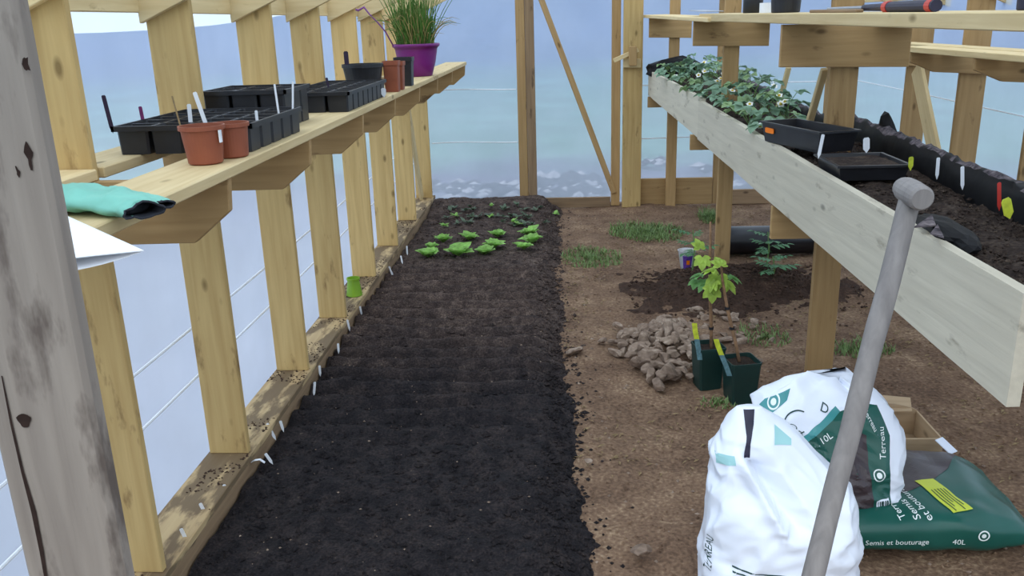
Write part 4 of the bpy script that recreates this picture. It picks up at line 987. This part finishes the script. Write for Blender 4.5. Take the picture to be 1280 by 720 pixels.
def tomato(label, base_px, y, h, n):
    p = Pz(*base_px, 0.06); x = p[0]; z = 0.05; t = thing('tomato_plant', label, 'plant', (x, y, z))
    v, f = tube([(x, y, z - .03), (x + .01, y, z + h * .5), (x - .005, y, z + h)], [.006, .005, .003], 6); mobj('stem', v, f, STEM_G, t)
    for k in range(n):
        a = k * 2.4; s = .35 + .65 * k / n; m = Matrix.Translation((x, y, z + h * s)) @ Matrix.Rotation(a, 4, 'Z') @ Matrix.Rotation(.35 - .5 * (1 - s), 4, 'X') @ Matrix.Scale(1.15 - .35 * s, 4)
        put('leaf', CL[k % 2], m, t)
tomato('young tomato plant in the mound beside the clear cup', (868, 340), 5.33, .26, 7)
tomato('young tomato plant in front of the black pipe', (963, 335), 5.42, .22, 7)
tomato('low young tomato plant at the front right of the mound', (975, 360), 5.08, .15, 8)

# black pipe on the ground
pr = 0.098; py_ = 5.88
pipe = thing('drain_pipe', 'thick black plastic pipe lying on the ground behind the mound', 'pipe', (1.5, py_, 0.0))
prof = [(pr, -.45), (pr, .45), (pr - .008, .45), (pr - .008, -.45), (pr, -.45)]
v, f = lathe(prof, 40); f = f[:-1]
put('tube', new_mesh('tube', v, f, BLACK_PIPE, smooth=True), Matrix.Translation((1.56, py_, pr + .002)) @ Matrix.Rotation(math.pi / 2, 4, 'Y'), pipe)
for xx in (1.115, 2.005):
    v, f = lathe([(pr, -.02), (pr + .006, -.02), (pr + .006, .02), (pr, .02)], 40); put('collar', new_mesh('collar', v, f[:-1], BLACK_PIPE), Matrix.Translation((xx, py_, pr + .002)) @ Matrix.Rotation(math.pi / 2, 4, 'Y'), pipe)

# clear cup with a purple flower print
CLEAR = NT('clear_cup_plastic'); CLEAR.b.inputs['Base Color'].default_value = (.85, .88, .93, 1); CLEAR.b.inputs['Roughness'].default_value = .2; CLEAR.b.inputs['Alpha'].default_value = .45; CLEAR = CLEAR.m
VIOLET = mk_plain('violet_print', srgb(96, 60, 150), .5, .4, .3, 60)
p = Pz(859, 337, .03); cup = thing('plastic_cup', 'clear plastic cup with a purple and orange print by the mound', 'cup', (p[0], p[1] + .04, .02))
v, f = lathe([(.038, 0), (.058, .12), (.060, .122), (.057, .12), (.036, .004)], 28); put('wall', new_mesh('wall', v, f, CLEAR, smooth=True), Matrix.Translation((p[0], p[1] + .04, .03)), cup)
mb = MB(); n = 8
for j in range(4):
    for i in range(n + 1):
        a = -2.2 + 1.25 * i / n; r = (.0395 + .02 * (j * .028 / .12)) + .001; mb.v.append((p[0] + r * math.cos(a), p[1] + .04 + r * math.sin(a), .033 + .03 * j))
mb.f = [(j * (n + 1) + i, j * (n + 1) + i + 1, (j + 1) * (n + 1) + i + 1, (j + 1) * (n + 1) + i) for j in range(3) for i in range(n)]; mb.m = [1 if (q // n == 1 and 2 < q % n < 6) else 0 for q in range(3 * n)]
mb.obj('print', [VIOLET, ORANGE], cup)

# ------------------------------------------------------------------ things in the trough
def open_tray(name, label, x0, x1, y0, y1, z, h, wall, mats, soil_h=None, rotz=0.0, lipw=.008):
    cx, cy = (x0 + x1) / 2, (y0 + y1) / 2; t = thing(name, label, 'tray', (cx, cy, z)); a, b = (x1 - x0) / 2, (y1 - y0) / 2; tp = .9
    def R(ax, by, zz): return [(-ax, -by, zz), (ax, -by, zz), (ax, by, zz), (-ax, by, zz)]
    V = R(a * tp, b * tp, 0) + R(a, b, h) + R(a + lipw, b + lipw, h) + R(a + lipw, b + lipw, h - .008) + R(a - wall, b - wall, h) + R(a * tp - wall, b * tp - wall, wall)
    Fc = [(3, 2, 1, 0)]
    def br(p, q): return [(p + k, p + (k + 1) % 4, q + (k + 1) % 4, q + k) for k in range(4)]
    Fc += br(0, 4) + br(12, 8) + br(8, 16) + br(16, 20) + [(20, 21, 22, 23)] + br(4, 12)
    m = Matrix.Translation((cx, cy, z)) @ Matrix.Rotation(rotz, 4, 'Z'); me = new_mesh('shell', V, Fc, mats); fix_normals(me); put('shell', me, m, t)
    if soil_h:
        n = 9; V = [((i / (n - 1) * 2 - 1) * (a * .95 - wall), (j / (n - 1) * 2 - 1) * (b * .95 - wall), soil_h + random.uniform(-.004, .004)) for j in range(n) for i in range(n)]
        put('soil', new_mesh('soil', V, grid(n, n), PLANTER_SOIL, smooth=True), m, t)
    return t, m
z0 = ztop(3.75) + .003
t1, m1 = open_tray('seed_tray', 'deep black seed tray with an orange sticker on its corner', .93, 1.10, 3.42, 3.86, z0, .085, .004, BLACK, .05, rotz=.3)
V = [(dx * .034, dz * .85, 0) for dx, dz in [(-1, -.009), (-.8, -.013), (.8, -.013), (1, -.009), (1, .009), (.8, .013), (-.8, .013), (-1, .009)]]; n = 8; V += [(a_, b_, -.003) for a_, b_, _ in V]
ms = m1 @ Matrix.Translation((-.0875, .15, .05)) @ Matrix.Rotation(-math.pi / 2, 4, 'Z') @ Matrix.Rotation(math.pi / 2 + .1, 4, 'X')
me = new_mesh('sticker', V, [tuple(range(n)), tuple(range(2 * n - 1, n - 1, -1))] + [(i, i + n, (i + 1) % n + n, (i + 1) % n) for i in range(n)], ORANGE); fix_normals(me); put('sticker', me, ms, t1)
z1 = ztop(3.2) - .02
t2, m2 = open_tray('seed_tray', 'shallow black tray of dusty soil in front of the near bench post', .96, 1.20, 3.02, 3.30, z1, .055, .004, BLACK, .045)
for px0, py0, px1, py1, y, w, mat, lab in [(1023, 197, 1029, 168, 3.0, .012, WHITE, 'white label standing at the left rim of the shallow tray'), (1083, 190, 1083, 172, 3.26, .026, WHITE, 'broad white label at the back of the shallow tray'),
                                           (1171, 223, 1173, 197, 2.86, .012, WHITE, 'white label against the liner, left of a pair'), (1203, 236, 1203, 208, 2.72, .012, WHITE, 'white label against the liner, right of a pair'),
                                           (1138, 212, 1139, 196, 3.0, .018, LABEL_Y, 'short pale green label against the liner'), (1249, 262, 1249, 228, 2.5, .012, RED, 'red label stuck in the trough soil'), (1262, 272, 1257, 248, 2.38, .03, LABEL_Y, 'broad pale printed label beside the red one')]:
    stick(Py(px0, py0, y), Py(px1, py1, y), w, mat, lab)

# ------------------------------------------------------------------ things on the upper shelf
def ush(y): return 1.560 + .040 + .0065 * (y - 3.7)
y = Px(982, 13, .98)[1]
def at_up(px, dx):
    r = _ray(px, 12); yy = (1.05 + dx) / (r[0] / r[1] + .042); return xf(yy) + dx, yy
x, y = at_up(982, .09); round_pot('plant_pot', 'dark pot standing on the upper plank shelf', x, y, ush(y), .072, .060, .13, BLACK)
x, y = at_up(941, .09); b = thing('black_bottle', 'black canister at the far end of the near plank', 'bottle', (x, y, ush(y)))
v, f = lathe([(.045, 0), (.048, .004), (.048, .12), (.03, .14), (.018, .15), (.018, .18), (.001, .18)], 24); put('body', new_mesh('body', v, f, BLACK, smooth=True), Matrix.Translation((x, y, ush(y))), b)
x, y = at_up(958, .10); b = thing('tape_roll', 'white roll beside the dark pot on the upper shelf', 'roll', (x, y, ush(y)))
v, f = lathe([(.015, 0), (.032, 0), (.032, .045), (.015, .045), (.015, 0)], 24); put('roll', new_mesh('roll', v, f[:-1], WHITE), Matrix.Translation((x, y, ush(y))), b)
xa, ya = at_up(1080, .05); xb, yb = at_up(1170, .03)
tl = thing('hand_tool', 'navy handled tool with red bands lying on the upper shelf', 'tool', ((xa + xb) / 2, (ya + yb) / 2, ush(ya)))
a = np.array([xa, ya, ush(ya) + .014]); b = np.array([xb, yb, ush(yb) + .016]); mid = a + (b - a) * .35; far = a + (a - b) * .7
v, f = tube([a, mid], [.010, .012], 10); mobj('ferrule', v, f, NAVY, tl)
v, f = tube([mid, mid + (b - mid) * .5, b], [.015, .0155, .016], 12); mobj('grip', v, f, NAVY, tl)
for s in (.0, .88):
    q = mid + (b - mid) * s; v, f = tube([q, q + (b - mid) * .09], [.017, .017], 12); mobj('band', v, f, RED, tl)
v, f = tube([a, far], [.006, .005], 8); mobj('shaft', v, f, METAL, tl)
xa, ya = at_up(1016, .03); xb, yb = at_up(1075, .02); o = board('dark_batten', (xa, ya, ush(ya) + .0055), (xb, yb, ush(yb) + .0055), .025, .011, (1, 0, 0), WOOD_DARK); tag(o, 'thin dark stick lying on the upper shelf edge', 'stick')
x, y = at_up(885, .07); y2 = y + .35; o = board('metal_strip', (xf(y2) + .07, y2, ush(y) + .022), (x, y - .25, ush(y) + .01), .1, .004, (1, 0, 0), METAL); tag(o, 'flat grey metal strip lying across the plank joint', 'metal strip')
x, y = at_up(1276, .12); round_pot('plant_pot', 'small navy pot at the near right end of the upper shelf', x + .02, y, ush(y), .035, .028, .06, NAVY)

# ------------------------------------------------------------------ long handled spade standing in the path
sp = thing('garden_spade', 'silvered wooden T handled spade standing upright in the path', 'spade', (.297, 1.21, 0))
top = np.array([.688, 1.715, 1.243]); bot = np.array([.330, 1.254, .12]); d = (top - bot) / np.linalg.norm(top - bot)
NP = 40; pts = [bot + (top - bot) * s + .0035 * np.array([mnoise.noise((s * 5, 0, 1)), mnoise.noise((s * 5, 3, 1)), 0]) for s in np.linspace(0, 1, NP)]
v, f = tube(pts, [.0205 + .0012 * mnoise.noise((i * .4, 1, 1)) for i in range(NP)], 20); sh = mobj('shaft', v, f, WOOD_HANDLE, sp, smooth=True)
gd = np.array([.02, -1.0, -.05]); gd /= np.linalg.norm(gd); c = top + np.array([0, 0, .012])
v, f = tube([c - gd * .046, c - gd * .040, c - gd * .025, c, c + gd * .050, c + gd * .056], [.012, .021, .0245, .026, .0245, .020], 20); mobj('grip', v, f, WOOD_HANDLE, sp, smooth=False)
# steel socket and blade, going into the ground
v, f = tube([bot + d * .22, bot + d * .05, bot], [.0225, .023, .03], 16); mobj('socket', v, f, METAL, sp, smooth=True)
side = np.cross(d, [0, 1, 0]); side /= np.linalg.norm(side); nn = np.cross(side, d)
mb = MB(); 
pl = [(-.09, .02), (.09, .02), (.088, -.2), (.05, -.25), (0, -.27), (-.05, -.25), (-.088, -.2)]; V = [bot + side * a + d * b_ for a, b_ in pl]; V = V + [q + nn * .004 for q in V]; n = 7
o = mobj('blade', V, [tuple(range(n)), tuple(range(2 * n - 1, n - 1, -1))] + [(i, i + n, (i + 1) % n + n, (i + 1) % n) for i in range(n)], METAL, sp)

# ------------------------------------------------------------------ open box
bxn = thing('wooden_box', 'open thin plywood box behind the bags', 'box', (1.22, 3.0, 0))
x0, x1, y0, y1, h, t_ = 1.06, 1.375, 2.90, 3.13, .105, .008
board('front_side', (x0, y0, h / 2), (x1, y0, h / 2), h, t_, (0, 0, 1), PLY, bxn, .001)
board('end_side', (x1 - t_ / 2, y0 + t_ / 2, h / 2), (x1 - t_ / 2, y1, h / 2), h, t_, (0, 0, 1), PLY, bxn, .001)
board('end_side', (x0 + t_ / 2, y0 + t_ / 2, h / 2), (x0 + t_ / 2, y1, h / 2), h, t_, (0, 0, 1), PLY, bxn, .001)
board('base', (x0 + .01, (y0 + y1) / 2, .006), (x1 - .01, (y0 + y1) / 2, .006), y1 - y0 - .01, .006, (0, 1, 0), PLY, bxn, .001)
prism_y('back_side', [(x0, 0), (x1, 0), (x1, h)] + [(x0 + (x1 - x0) * (1 - s), h + .035 * math.sin(math.pi * s) ** .7) for s in np.linspace(.05, .95, 12)] + [(x0, h)], y1, y1 + t_, PLY, bxn, .0)
flap = [(x0 + .02, y1 - .02, h + .01), (x1 - .03, y1 - .015, h + .008), (x1 - .01, y1 + .06, h + .03), (x0 + .05, y1 + .075, h + .05)]; V = flap + [(a, b_, c_ - .005) for a, b_, c_ in flap]
mobj('flap', V, [(0, 1, 2, 3), (7, 6, 5, 4), (0, 4, 5, 1), (1, 5, 6, 2), (2, 6, 7, 3), (3, 7, 4, 0)], PLY, bxn)

# ------------------------------------------------------------------ compost bags
def text_mesh(s, size):
    cu = bpy.data.curves.new('t', 'FONT'); cu.body = s; cu.size = size; cu.align_x = 'LEFT'; cu.resolution_u = 3
    ob = bpy.data.objects.new('t', cu); COL.objects.link(ob); bpy.context.view_layer.update()
    me = bpy.data.meshes.new_from_object(ob.evaluated_get(bpy.context.evaluated_depsgraph_get()))
    bpy.data.objects.remove(ob); v = np.array([tuple(q.co)[:2] for q in me.vertices]); f = [tuple(p.vertices) for p in me.polygons]; bpy.data.meshes.remove(me); bpy.data.curves.remove(cu)
    return v, f
def subdiv2(v, f, maxlen, it=3):
    """split long triangles so lettering follows a curved bag"""
    bm = bmesh.new(); vs_ = [bm.verts.new((p[0], p[1], 0)) for p in v]
    for q in f:
        try: bm.faces.new([vs_[i] for i in q])
        except ValueError: pass
    bmesh.ops.triangulate(bm, faces=bm.faces)
    for _ in range(it):
        e = [e for e in bm.edges if e.calc_length() > maxlen]
        if not e: break
        bmesh.ops.subdivide_edges(bm, edges=e, cuts=1); bmesh.ops.triangulate(bm, faces=bm.faces)
    bm.verts.index_update(); V = np.array([tuple(q.co)[:2] for q in bm.verts]); Fc = [tuple(x.index for x in q.verts) for q in bm.faces]; bm.free(); return V, Fc

def spow(c, p): return math.copysign(abs(c) ** p, c)
from mathutils.bvhtree import BVHTree
class Sack:
    """lofted bag: rings of superellipse outline, then crumpled"""
    def __init__(s, rings, N=180, K=140, amp=.008, seed=0, sharp=.55, extra=None):
        s.N, s.K = N, K; r = np.array(rings, float); t = np.linspace(0, len(r) - 1, K)
        from_ = np.arange(len(r)); C = np.stack([np.interp(t, from_, r[:, k]) for k in range(r.shape[1])], 1)
        for _ in range(3): C[1:-1] = (C[:-2] + 2 * C[1:-1] + C[2:]) / 4
        V = []
        for i in range(K):
            cx, cy, cz, a, b, rz = C[i]; ca, sa = math.cos(rz), math.sin(rz)
            for k in range(N):
                th = 2 * math.pi * k / N; lx, ly = a * spow(math.cos(th), sharp), b * spow(math.sin(th), sharp)
                q = Vector((cx + lx * ca - ly * sa, cy + lx * sa + ly * ca, cz)); nr = Vector((q.x - cx, q.y - cy, 0)); nr = nr.normalized() if nr.length > 1e-6 else Vector((0, 0, 1))
                p3 = q * 8 + Vector((seed, seed * 2, 0)); p3 += Vector((mnoise.noise(p3 * .5), mnoise.noise(p3 * .5 + Vector((9, 0, 0))), mnoise.noise(p3 * .5 + Vector((0, 9, 0))))) * .9; rid = 1 - 2.4 * abs(mnoise.noise(p3)); rid2 = 1 - 2.4 * abs(mnoise.noise(p3 * 2.3 + Vector((4, 1, 7))))
                w = min(1, 8 * min(a, b) / .12 * .2 + .2)
                q = q + nr * amp * w * (rid + .5 * rid2) + Vector((0, 0, amp * .6 * mnoise.noise(p3 * 1.6)))
                if extra: q = q + Vector(extra(q, i / (K - 1), th))
                q.z = max(q.z, .004); V.append(tuple(q))
        s.V = np.array(V); s.F = [(i * N + k, i * N + (k + 1) % N, (i + 1) * N + (k + 1) % N, (i + 1) * N + k) for i in range(K - 1) for k in range(N)]
        s.F += [tuple(range(N - 1, -1, -1)), tuple((K - 1) * N + k for k in range(N))]
        s.bvh = BVHTree.FromPolygons([Vector(p) for p in s.V], s.F)
    def centers(s): return np.array([s.V[list(f)].mean(0) for f in s.F])
    def drop(s, p, d, off=.0015):
        """set a point down on the bag along direction d"""
        h = s.bvh.ray_cast(Vector(p), Vector(d))
        if h[0] is None: return None
        return np.array(h[0]) - np.array(d) * off
def in_poly(x, y, poly):
    c = False; n = len(poly)
    for i in range(n):
        x1_, y1_ = poly[i]; x2, y2 = poly[(i + 1) % n]
        if (y1_ > y) != (y2 > y) and x < (x2 - x1_) * (y - y1_) / (y2 - y1_) + x1_: c = not c
    return c
def decal(sack, name, v2, f, origin, eu, ev, d, mat, parent, off=.0016):
    eu, ev, d = map(np.array, (eu, ev, d)); V = []; ok = []
    for u, w in v2:
        p = np.array(origin) + eu * u + ev * w - d * .4; q = sack.drop(p, d, off); ok.append(q is not None); V.append(q if q is not None else p)
    Fc = [q for q in f if all(ok[i] for i in q)]
    if not Fc: return None
    used = sorted({i for q in Fc for i in q}); mp = {i: k for k, i in enumerate(used)}
    return mobj(name, [V[i] for i in used], [tuple(mp[i] for i in q) for q in Fc], mat, parent)
def hit(sack, px, py):
    h = sack.bvh.ray_cast(Vector((0, 0, EYE)), Vector(_ray(px, py))); return None if h[0] is None else np.array(h[0])
def hit_or(sack, px, py, y):
    h = hit(sack, px, py); return h if h is not None else Py(px, py, y)
def panel(sack, name, pts, y, mat, parent, off, d=(0, 1, 0)):
    d = np.array(d, float); d /= np.linalg.norm(d); eu = np.array([d[1], -d[0], 0])
    P = [hit_or(sack, a, b, y) for a, b in pts]; v, f = subdiv2([(p @ eu, p[2]) for p in P], [tuple(range(len(P)))], .009, 6)
    return decal(sack, name, v, f, d * (min(p @ d for p in P) - .05), eu, (0, 0, 1), d, mat, parent, off)
def rect2(w, h, n=8, m=4): return [(w * i / n, h * j / m) for j in range(m + 1) for i in range(n + 1)], grid(n + 1, m + 1)
def lettering(sack, s, size, origin, eu, ev, d, mat, parent):
    v, f = text_mesh(s, size); v, f = subdiv2(v, f, .012); return decal(sack, 'lettering', v, f, origin, eu, ev, d, mat, parent)
def ring2(r0, r1, n=28, m=2):
    v = [((r0 + (r1 - r0) * j / m) * math.cos(2 * math.pi * i / n), (r0 + (r1 - r0) * j / m) * math.sin(2 * math.pi * i / n)) for j in range(m + 1) for i in range(n)]
    return v, [(j * n + i, j * n + (i + 1) % n, (j + 1) * n + (i + 1) % n, (j + 1) * n + i) for j in range(m) for i in range(n)]

# --- bag lying flat: rings along its length, built upright then laid down
class LaidSack(Sack):
    def __init__(s, x0, x1, yc, hy, hz, seed):
        N, K = 80, 100; V = []; s.N, s.K = N, K
        for i in range(K):
            u = i / (K - 1); x = x0 + (x1 - x0) * u; e = max(.06, (1 - abs(2 * u - 1) ** 5)) ** .7; e2 = max(.05, (1 - abs(2 * u - 1) ** 3.2)) ** .6
            for k in range(N):
                th = 2 * math.pi * k / N; yy = hy * (.86 + .14 * e) * spow(math.cos(th), .42); zz = hz * e2 * spow(math.sin(th), .62)
                q = Vector((x, yc + yy, hz * (.55 + .45 * e2) + zz)); p3 = q * 6 + Vector((seed, 0, 0)); am = .006 + .006 * (abs(2 * u - 1) ** 3)
                rid = 1 - 2 * abs(mnoise.noise(p3)); q.z += am * rid + .004 * mnoise.noise(p3 * 3); q.y += .006 * mnoise.noise(p3 * 1.3 + Vector((0, 5, 0))) + .012 * mnoise.noise((x * 5, 0, seed))
                q.z = max(q.z, .004); V.append(tuple(q))
        s.V = np.array(V); s.F = [(i * N + k, (i + 1) * N + k, (i + 1) * N + (k + 1) % N, i * N + (k + 1) % N) for i in range(K - 1) for k in range(N)] + [tuple(range(N)), tuple((K - 1) * N + k for k in range(N - 1, -1, -1))]
        s.bvh = BVHTree.FromPolygons([Vector(p) for p in s.V], s.F)
BC = LaidSack(.72, 1.44, 2.550, .245, .074, 3)
bc = thing('compost_bag', 'green and brown compost bag lying flat on the earth', 'bag', (1.09, 2.63, 0))
mobj('body', BC.V, BC.F, BAG_G, bc, smooth=True)
DN = (0, 0, -1); FR = (0, 1, 0)
def topC(px, py): h = hit_or(BC, px, py, 2.6); return np.array((h[0], h[1], .1))
def frontC(px, py): h = hit_or(BC, px, py, 2.35); return np.array((h[0], 2.2, h[2]))
v, f = subdiv2([(.76, 2.46), (1.06, 2.44), (1.16, 2.50), (1.27, 2.62), (1.36, 2.76), (1.30, 2.80), (.76, 2.80)], [(0, 1, 2, 3, 4, 5, 6)], .02, 6); decal(BC, 'brown_panel', v, f, (0, 0, .1), (1, 0, 0), (0, 1, 0), DN, BAG_B, bc, .0012)
lettering(BC, 'Semis et bouturage', .0245, frontC(1081, 681), (1, 0, 0), (0, 0, 1), FR, INKW, bc)
lettering(BC, '40L', .025, frontC(1190, 680), (1, 0, 0), (0, 0, 1), FR, INKW, bc)
for r0, r1 in ((.013, .017), (0, .007)):
    v, f = ring2(r0, r1); decal(BC, 'logo', v, f, frontC(1230, 670), (1, 0, 0), (0, 0, 1), FR, INKW, bc)
# yellow sticker and print running away from the camera on the top
ex = np.array([.30, -.95, 0]); ex /= np.linalg.norm(ex); ey = np.array([-ex[1], ex[0], 0]); q0 = topC(1143, 602)
v, f = rect2(.175, .070, 12, 6); decal(BC, 'sticker', v, f, q0, ex, ey, DN, YELLOW, bc, .003)
for k in range(5):
    v, f = rect2(.11 - .02 * (k % 3), .0035, 10, 1); decal(BC, 'sticker_print', v, f, q0 + ex * .06 + ey * (.012 + .011 * k), ex, ey, DN, INK, bc, .0042)
tu = -ex; tv = -ey
for s_, px, py, sz in (('Terreau', 1133, 648, .030), ('Semis', 1152, 649, .034), ('et bouturage', 1167, 650, .034), ('40L', 1184, 612, .022)):
    lettering(BC, s_, sz, topC(px, py), tu, tv, DN, INKW, bc)
for (xa, ya, za, xb, yb, zb) in [(1.37, 2.80, .10, 1.34, 2.86, .125), (1.44, 2.38, .05, 1.50, 2.36, .035)]:
    board('corner_tab', (xa, ya, za), (xb, yb, zb), .035, .004, (0, 1, .4), BAG_W, bc, .001)

# --- white and green bag slumped upright on the lying one
def exB(q, v, th):
    w = max(0, v - .72) / .28
    return (.012 * w * math.sin(3 * th), .010 * w * math.cos(5 * th), .012 * w * math.sin(2 * th + .8) + .008 * w * math.sin(7 * th))
def px_rings(rows): 
    out = []
    for py, l, r, y, b in rows:
        pl_, pr_ = Py(l, py, y), Py(r, py, y); out.append(((pl_[0] + pr_[0]) / 2, y, max(.0, (pl_[2] + pr_[2]) / 2), (pr_[0] - pl_[0]) / 2, b, 0.0))
    return out
BB = Sack(px_rings([(652, 1002, 1104, 2.46, .06), (640, 990, 1112, 2.47, .085), (600, 975, 1117, 2.49, .11), (560, 958, 1122, 2.52, .115), (530, 950, 1118, 2.55, .11), (505, 944, 1106, 2.57, .10), (490, 955, 1092, 2.58, .08), (478, 985, 1070, 2.59, .055), (468, 1012, 1054, 2.59, .02)]), amp=.011, seed=4, extra=exB)
bb = thing('compost_bag', 'white and green compost bag slumped upright on the flat bag', 'bag', (.92, 2.5, .13))
mobj('body', BB.V, BB.F, BAG_W, bb, smooth=True)
panel(BB, 'green_panel', [(1004, 557), (1050, 514), (1076, 503), (1096, 506), (1105, 526), (1112, 544), (1112, 580), (1112, 636), (1085, 643), (1040, 645), (1015, 600)], 2.43, BAG_G, bb, .0012)
panel(BB, 'brown_panel', [(1052, 560), (1074, 540), (1083, 544), (1085, 580), (1092, 640), (1086, 644), (1045, 646), (1030, 600)], 2.43, BAG_B, bb, .0022)
panel(BB, 'teal_band', [(997, 551), (1044, 507), (1050, 514), (1004, 557)], 2.45, BAG_T, bb, .0022)
panel(BB, 'teal_corner', [(949, 505), (956, 498), (988, 485), (984, 500), (964, 517)], 2.5, BAG_T, bb, .0015, (.42, .9, 0))
def frontB(px, py): h = hit_or(BB, px, py, 2.44); return np.array((h[0], 2.2, h[2]))
def inkB(name, v, f, px, py, eu, ev, mat, off=.0034): return decal(BB, name, v, f, frontB(px, py), eu, ev, FR, mat, bb, off)
def letB(t_, size, px, py, eu, ev, mat):
    v, f = text_mesh(t_, size); v, f = subdiv2(v, f, .012); decal(BB, 'lettering', v, f, frontB(px, py), eu, ev, FR, mat, bb, .0034)
letB('Terreau', .026, 1107, 574, (.05, 0, 1), (-1, 0, .05), INKW)
letB('Terreau', .020, 1078, 512, (.45, 0, -.9), (.9, 0, .45), INKW)
letB('10L', .030, 1027, 556, (.8, 0, .5), (-.5, 0, .8), INKW)
letB('D', .036, 1024, 512, (.85, 0, -.45), (.45, 0, .85), INK)
for r0, r1 in ((.014, .018), (0, .008)):
    v, f = ring2(r0, r1); inkB('logo', v, f, 1099, 594, (1, 0, 0), (0, 0, 1), INKW); v, f = ring2(r0 * 1.1, r1 * 1.1); dl = np.array((.42, .9, 0)) / np.linalg.norm((.42, .9)); decal(BB, 'logo', v, f, hit_or(BB, 967, 502, 2.5) - dl * .06, (dl[1], -dl[0], 0), (0, 0, 1), dl, INKW, bb, .003)
v, f = rect2(.040, .032, 6, 4); inkB('barcode_panel', v, f, 1095, 636, (.98, 0, .12), (-.12, 0, .98), BAG_W)
for k in range(6):
    v, f = rect2(.002 + .0015 * (k % 3), .022, 1, 4); p = frontB(1095, 636) + np.array((.98, 0, .12)) * (.005 + .0055 * k) + np.array((-.12, 0, .98)) * .005; decal(BB, 'barcode_bar', v, f, p, (.98, 0, .12), (-.12, 0, .98), FR, INK, bb, .0044)
# drawn emblem: an open ring with two leaves
v = []; n = 26
for i in range(n + 1):
    a = math.radians(35 + 250 * i / n); v += [(.040 * math.cos(a), .030 * math.sin(a)), (.0435 * math.cos(a), .0335 * math.sin(a))]
inkB('emblem', v, [(2 * i, 2 * i + 1, 2 * i + 3, 2 * i + 2) for i in range(n)], 996, 528, (.9, 0, .35), (-.35, 0, .9), INK)
for px, py, a in ((991, 533, .4), (1000, 543, 1.2)):
    v, f = ring2(.010, .013, 16, 1); inkB('emblem', [(x, y * .55) for x, y in v], f, px, py, (math.cos(a), 0, -math.sin(a)), (math.sin(a), 0, math.cos(a)), INK)

# --- white bag in front, its mouth rolled and peaked
_c0, _c1 = Py(928, 576, 2.05), Py(985, 668, 1.98)
def exA(q, v, th):
    front = max(0, -math.sin(th)) ** .5
    if front <= 0: return (0, 0, 0)
    t_ = (_c0[2] - q.z) / (_c0[2] - _c1[2]); xc = _c0[0] + (_c1[0] - _c0[0]) * t_
    inside = min(1, max(0, t_ * 4)) * min(1, max(0, (1.25 - t_) * 4)); dx = q.x - xc
    lobe = inside * (math.exp(-(dx / .030) ** 2) if dx < 0 else math.exp(-(dx / .006) ** 2))
    pocket = inside * (max(0, 1 - dx / .085) if dx > 0 else 0) * min(1, max(0, dx / .006))
    return (0, front * (-.030 * lobe + .075 * pocket * math.sin(math.pi * min(1, max(0, t_ * .85)))), 0)
BA = Sack(px_rings([(782, 905, 1045, 2.08, .10), (772, 885, 1060, 2.08, .14), (750, 879, 1065, 2.09, .155), (710, 877, 1067, 2.10, .155), (650, 883, 1067, 2.12, .145), (612, 888, 1062, 2.14, .125), (590, 893, 1045, 2.16, .105), (565, 891, 1018, 2.18, .085), (540, 899, 995, 2.19, .06), (520, 912, 968, 2.20, .035), (508, 922, 950, 2.20, .012)]), amp=.010, seed=11, extra=exA, sharp=.7)
ba = thing('white_sack', 'full white plastic sack with a peaked crumpled top, nearest on the path', 'bag', (.62, 2.1, 0))
mobj('body', BA.V, BA.F, BAG_W, ba, smooth=True)
def frontA(px, py): h = hit_or(BA, px, py, 2.05); return np.array((h[0], 1.7, h[2]))
def panelA(name, pts, mat, off=.0015):
    P = [hit_or(BA, a, b, 2.12) for a, b in pts]; v, f = subdiv2([(p[0], p[2]) for p in P], [tuple(range(len(P)))], .009, 6); return decal(BA, name, v, f, (0, 1.7, 0), (1, 0, 0), (0, 0, 1), FR, mat, ba, off)
panelA('print', [(968, 530), (989, 548), (989, 556), (968, 556)], BAG_PT)
panelA('print', [(893, 562), (918, 570), (920, 582), (895, 578)], BAG_PT)
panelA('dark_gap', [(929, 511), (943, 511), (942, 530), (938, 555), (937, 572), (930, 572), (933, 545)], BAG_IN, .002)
lettering(BA, 'TERREAU', .022, frontA(888, 716), (.10, 0, 1), (-1, 0, .10), FR, INK, ba)
for k in range(4):
    v, f = rect2(.15 - .03 * (k % 2), .004, 14, 1); decal(BA, 'small_print', v, f, frontA(915, 708) - np.array((0, 0, .011 * k)), (1, 0, -.03), (0, 0, 1), FR, INK, ba)
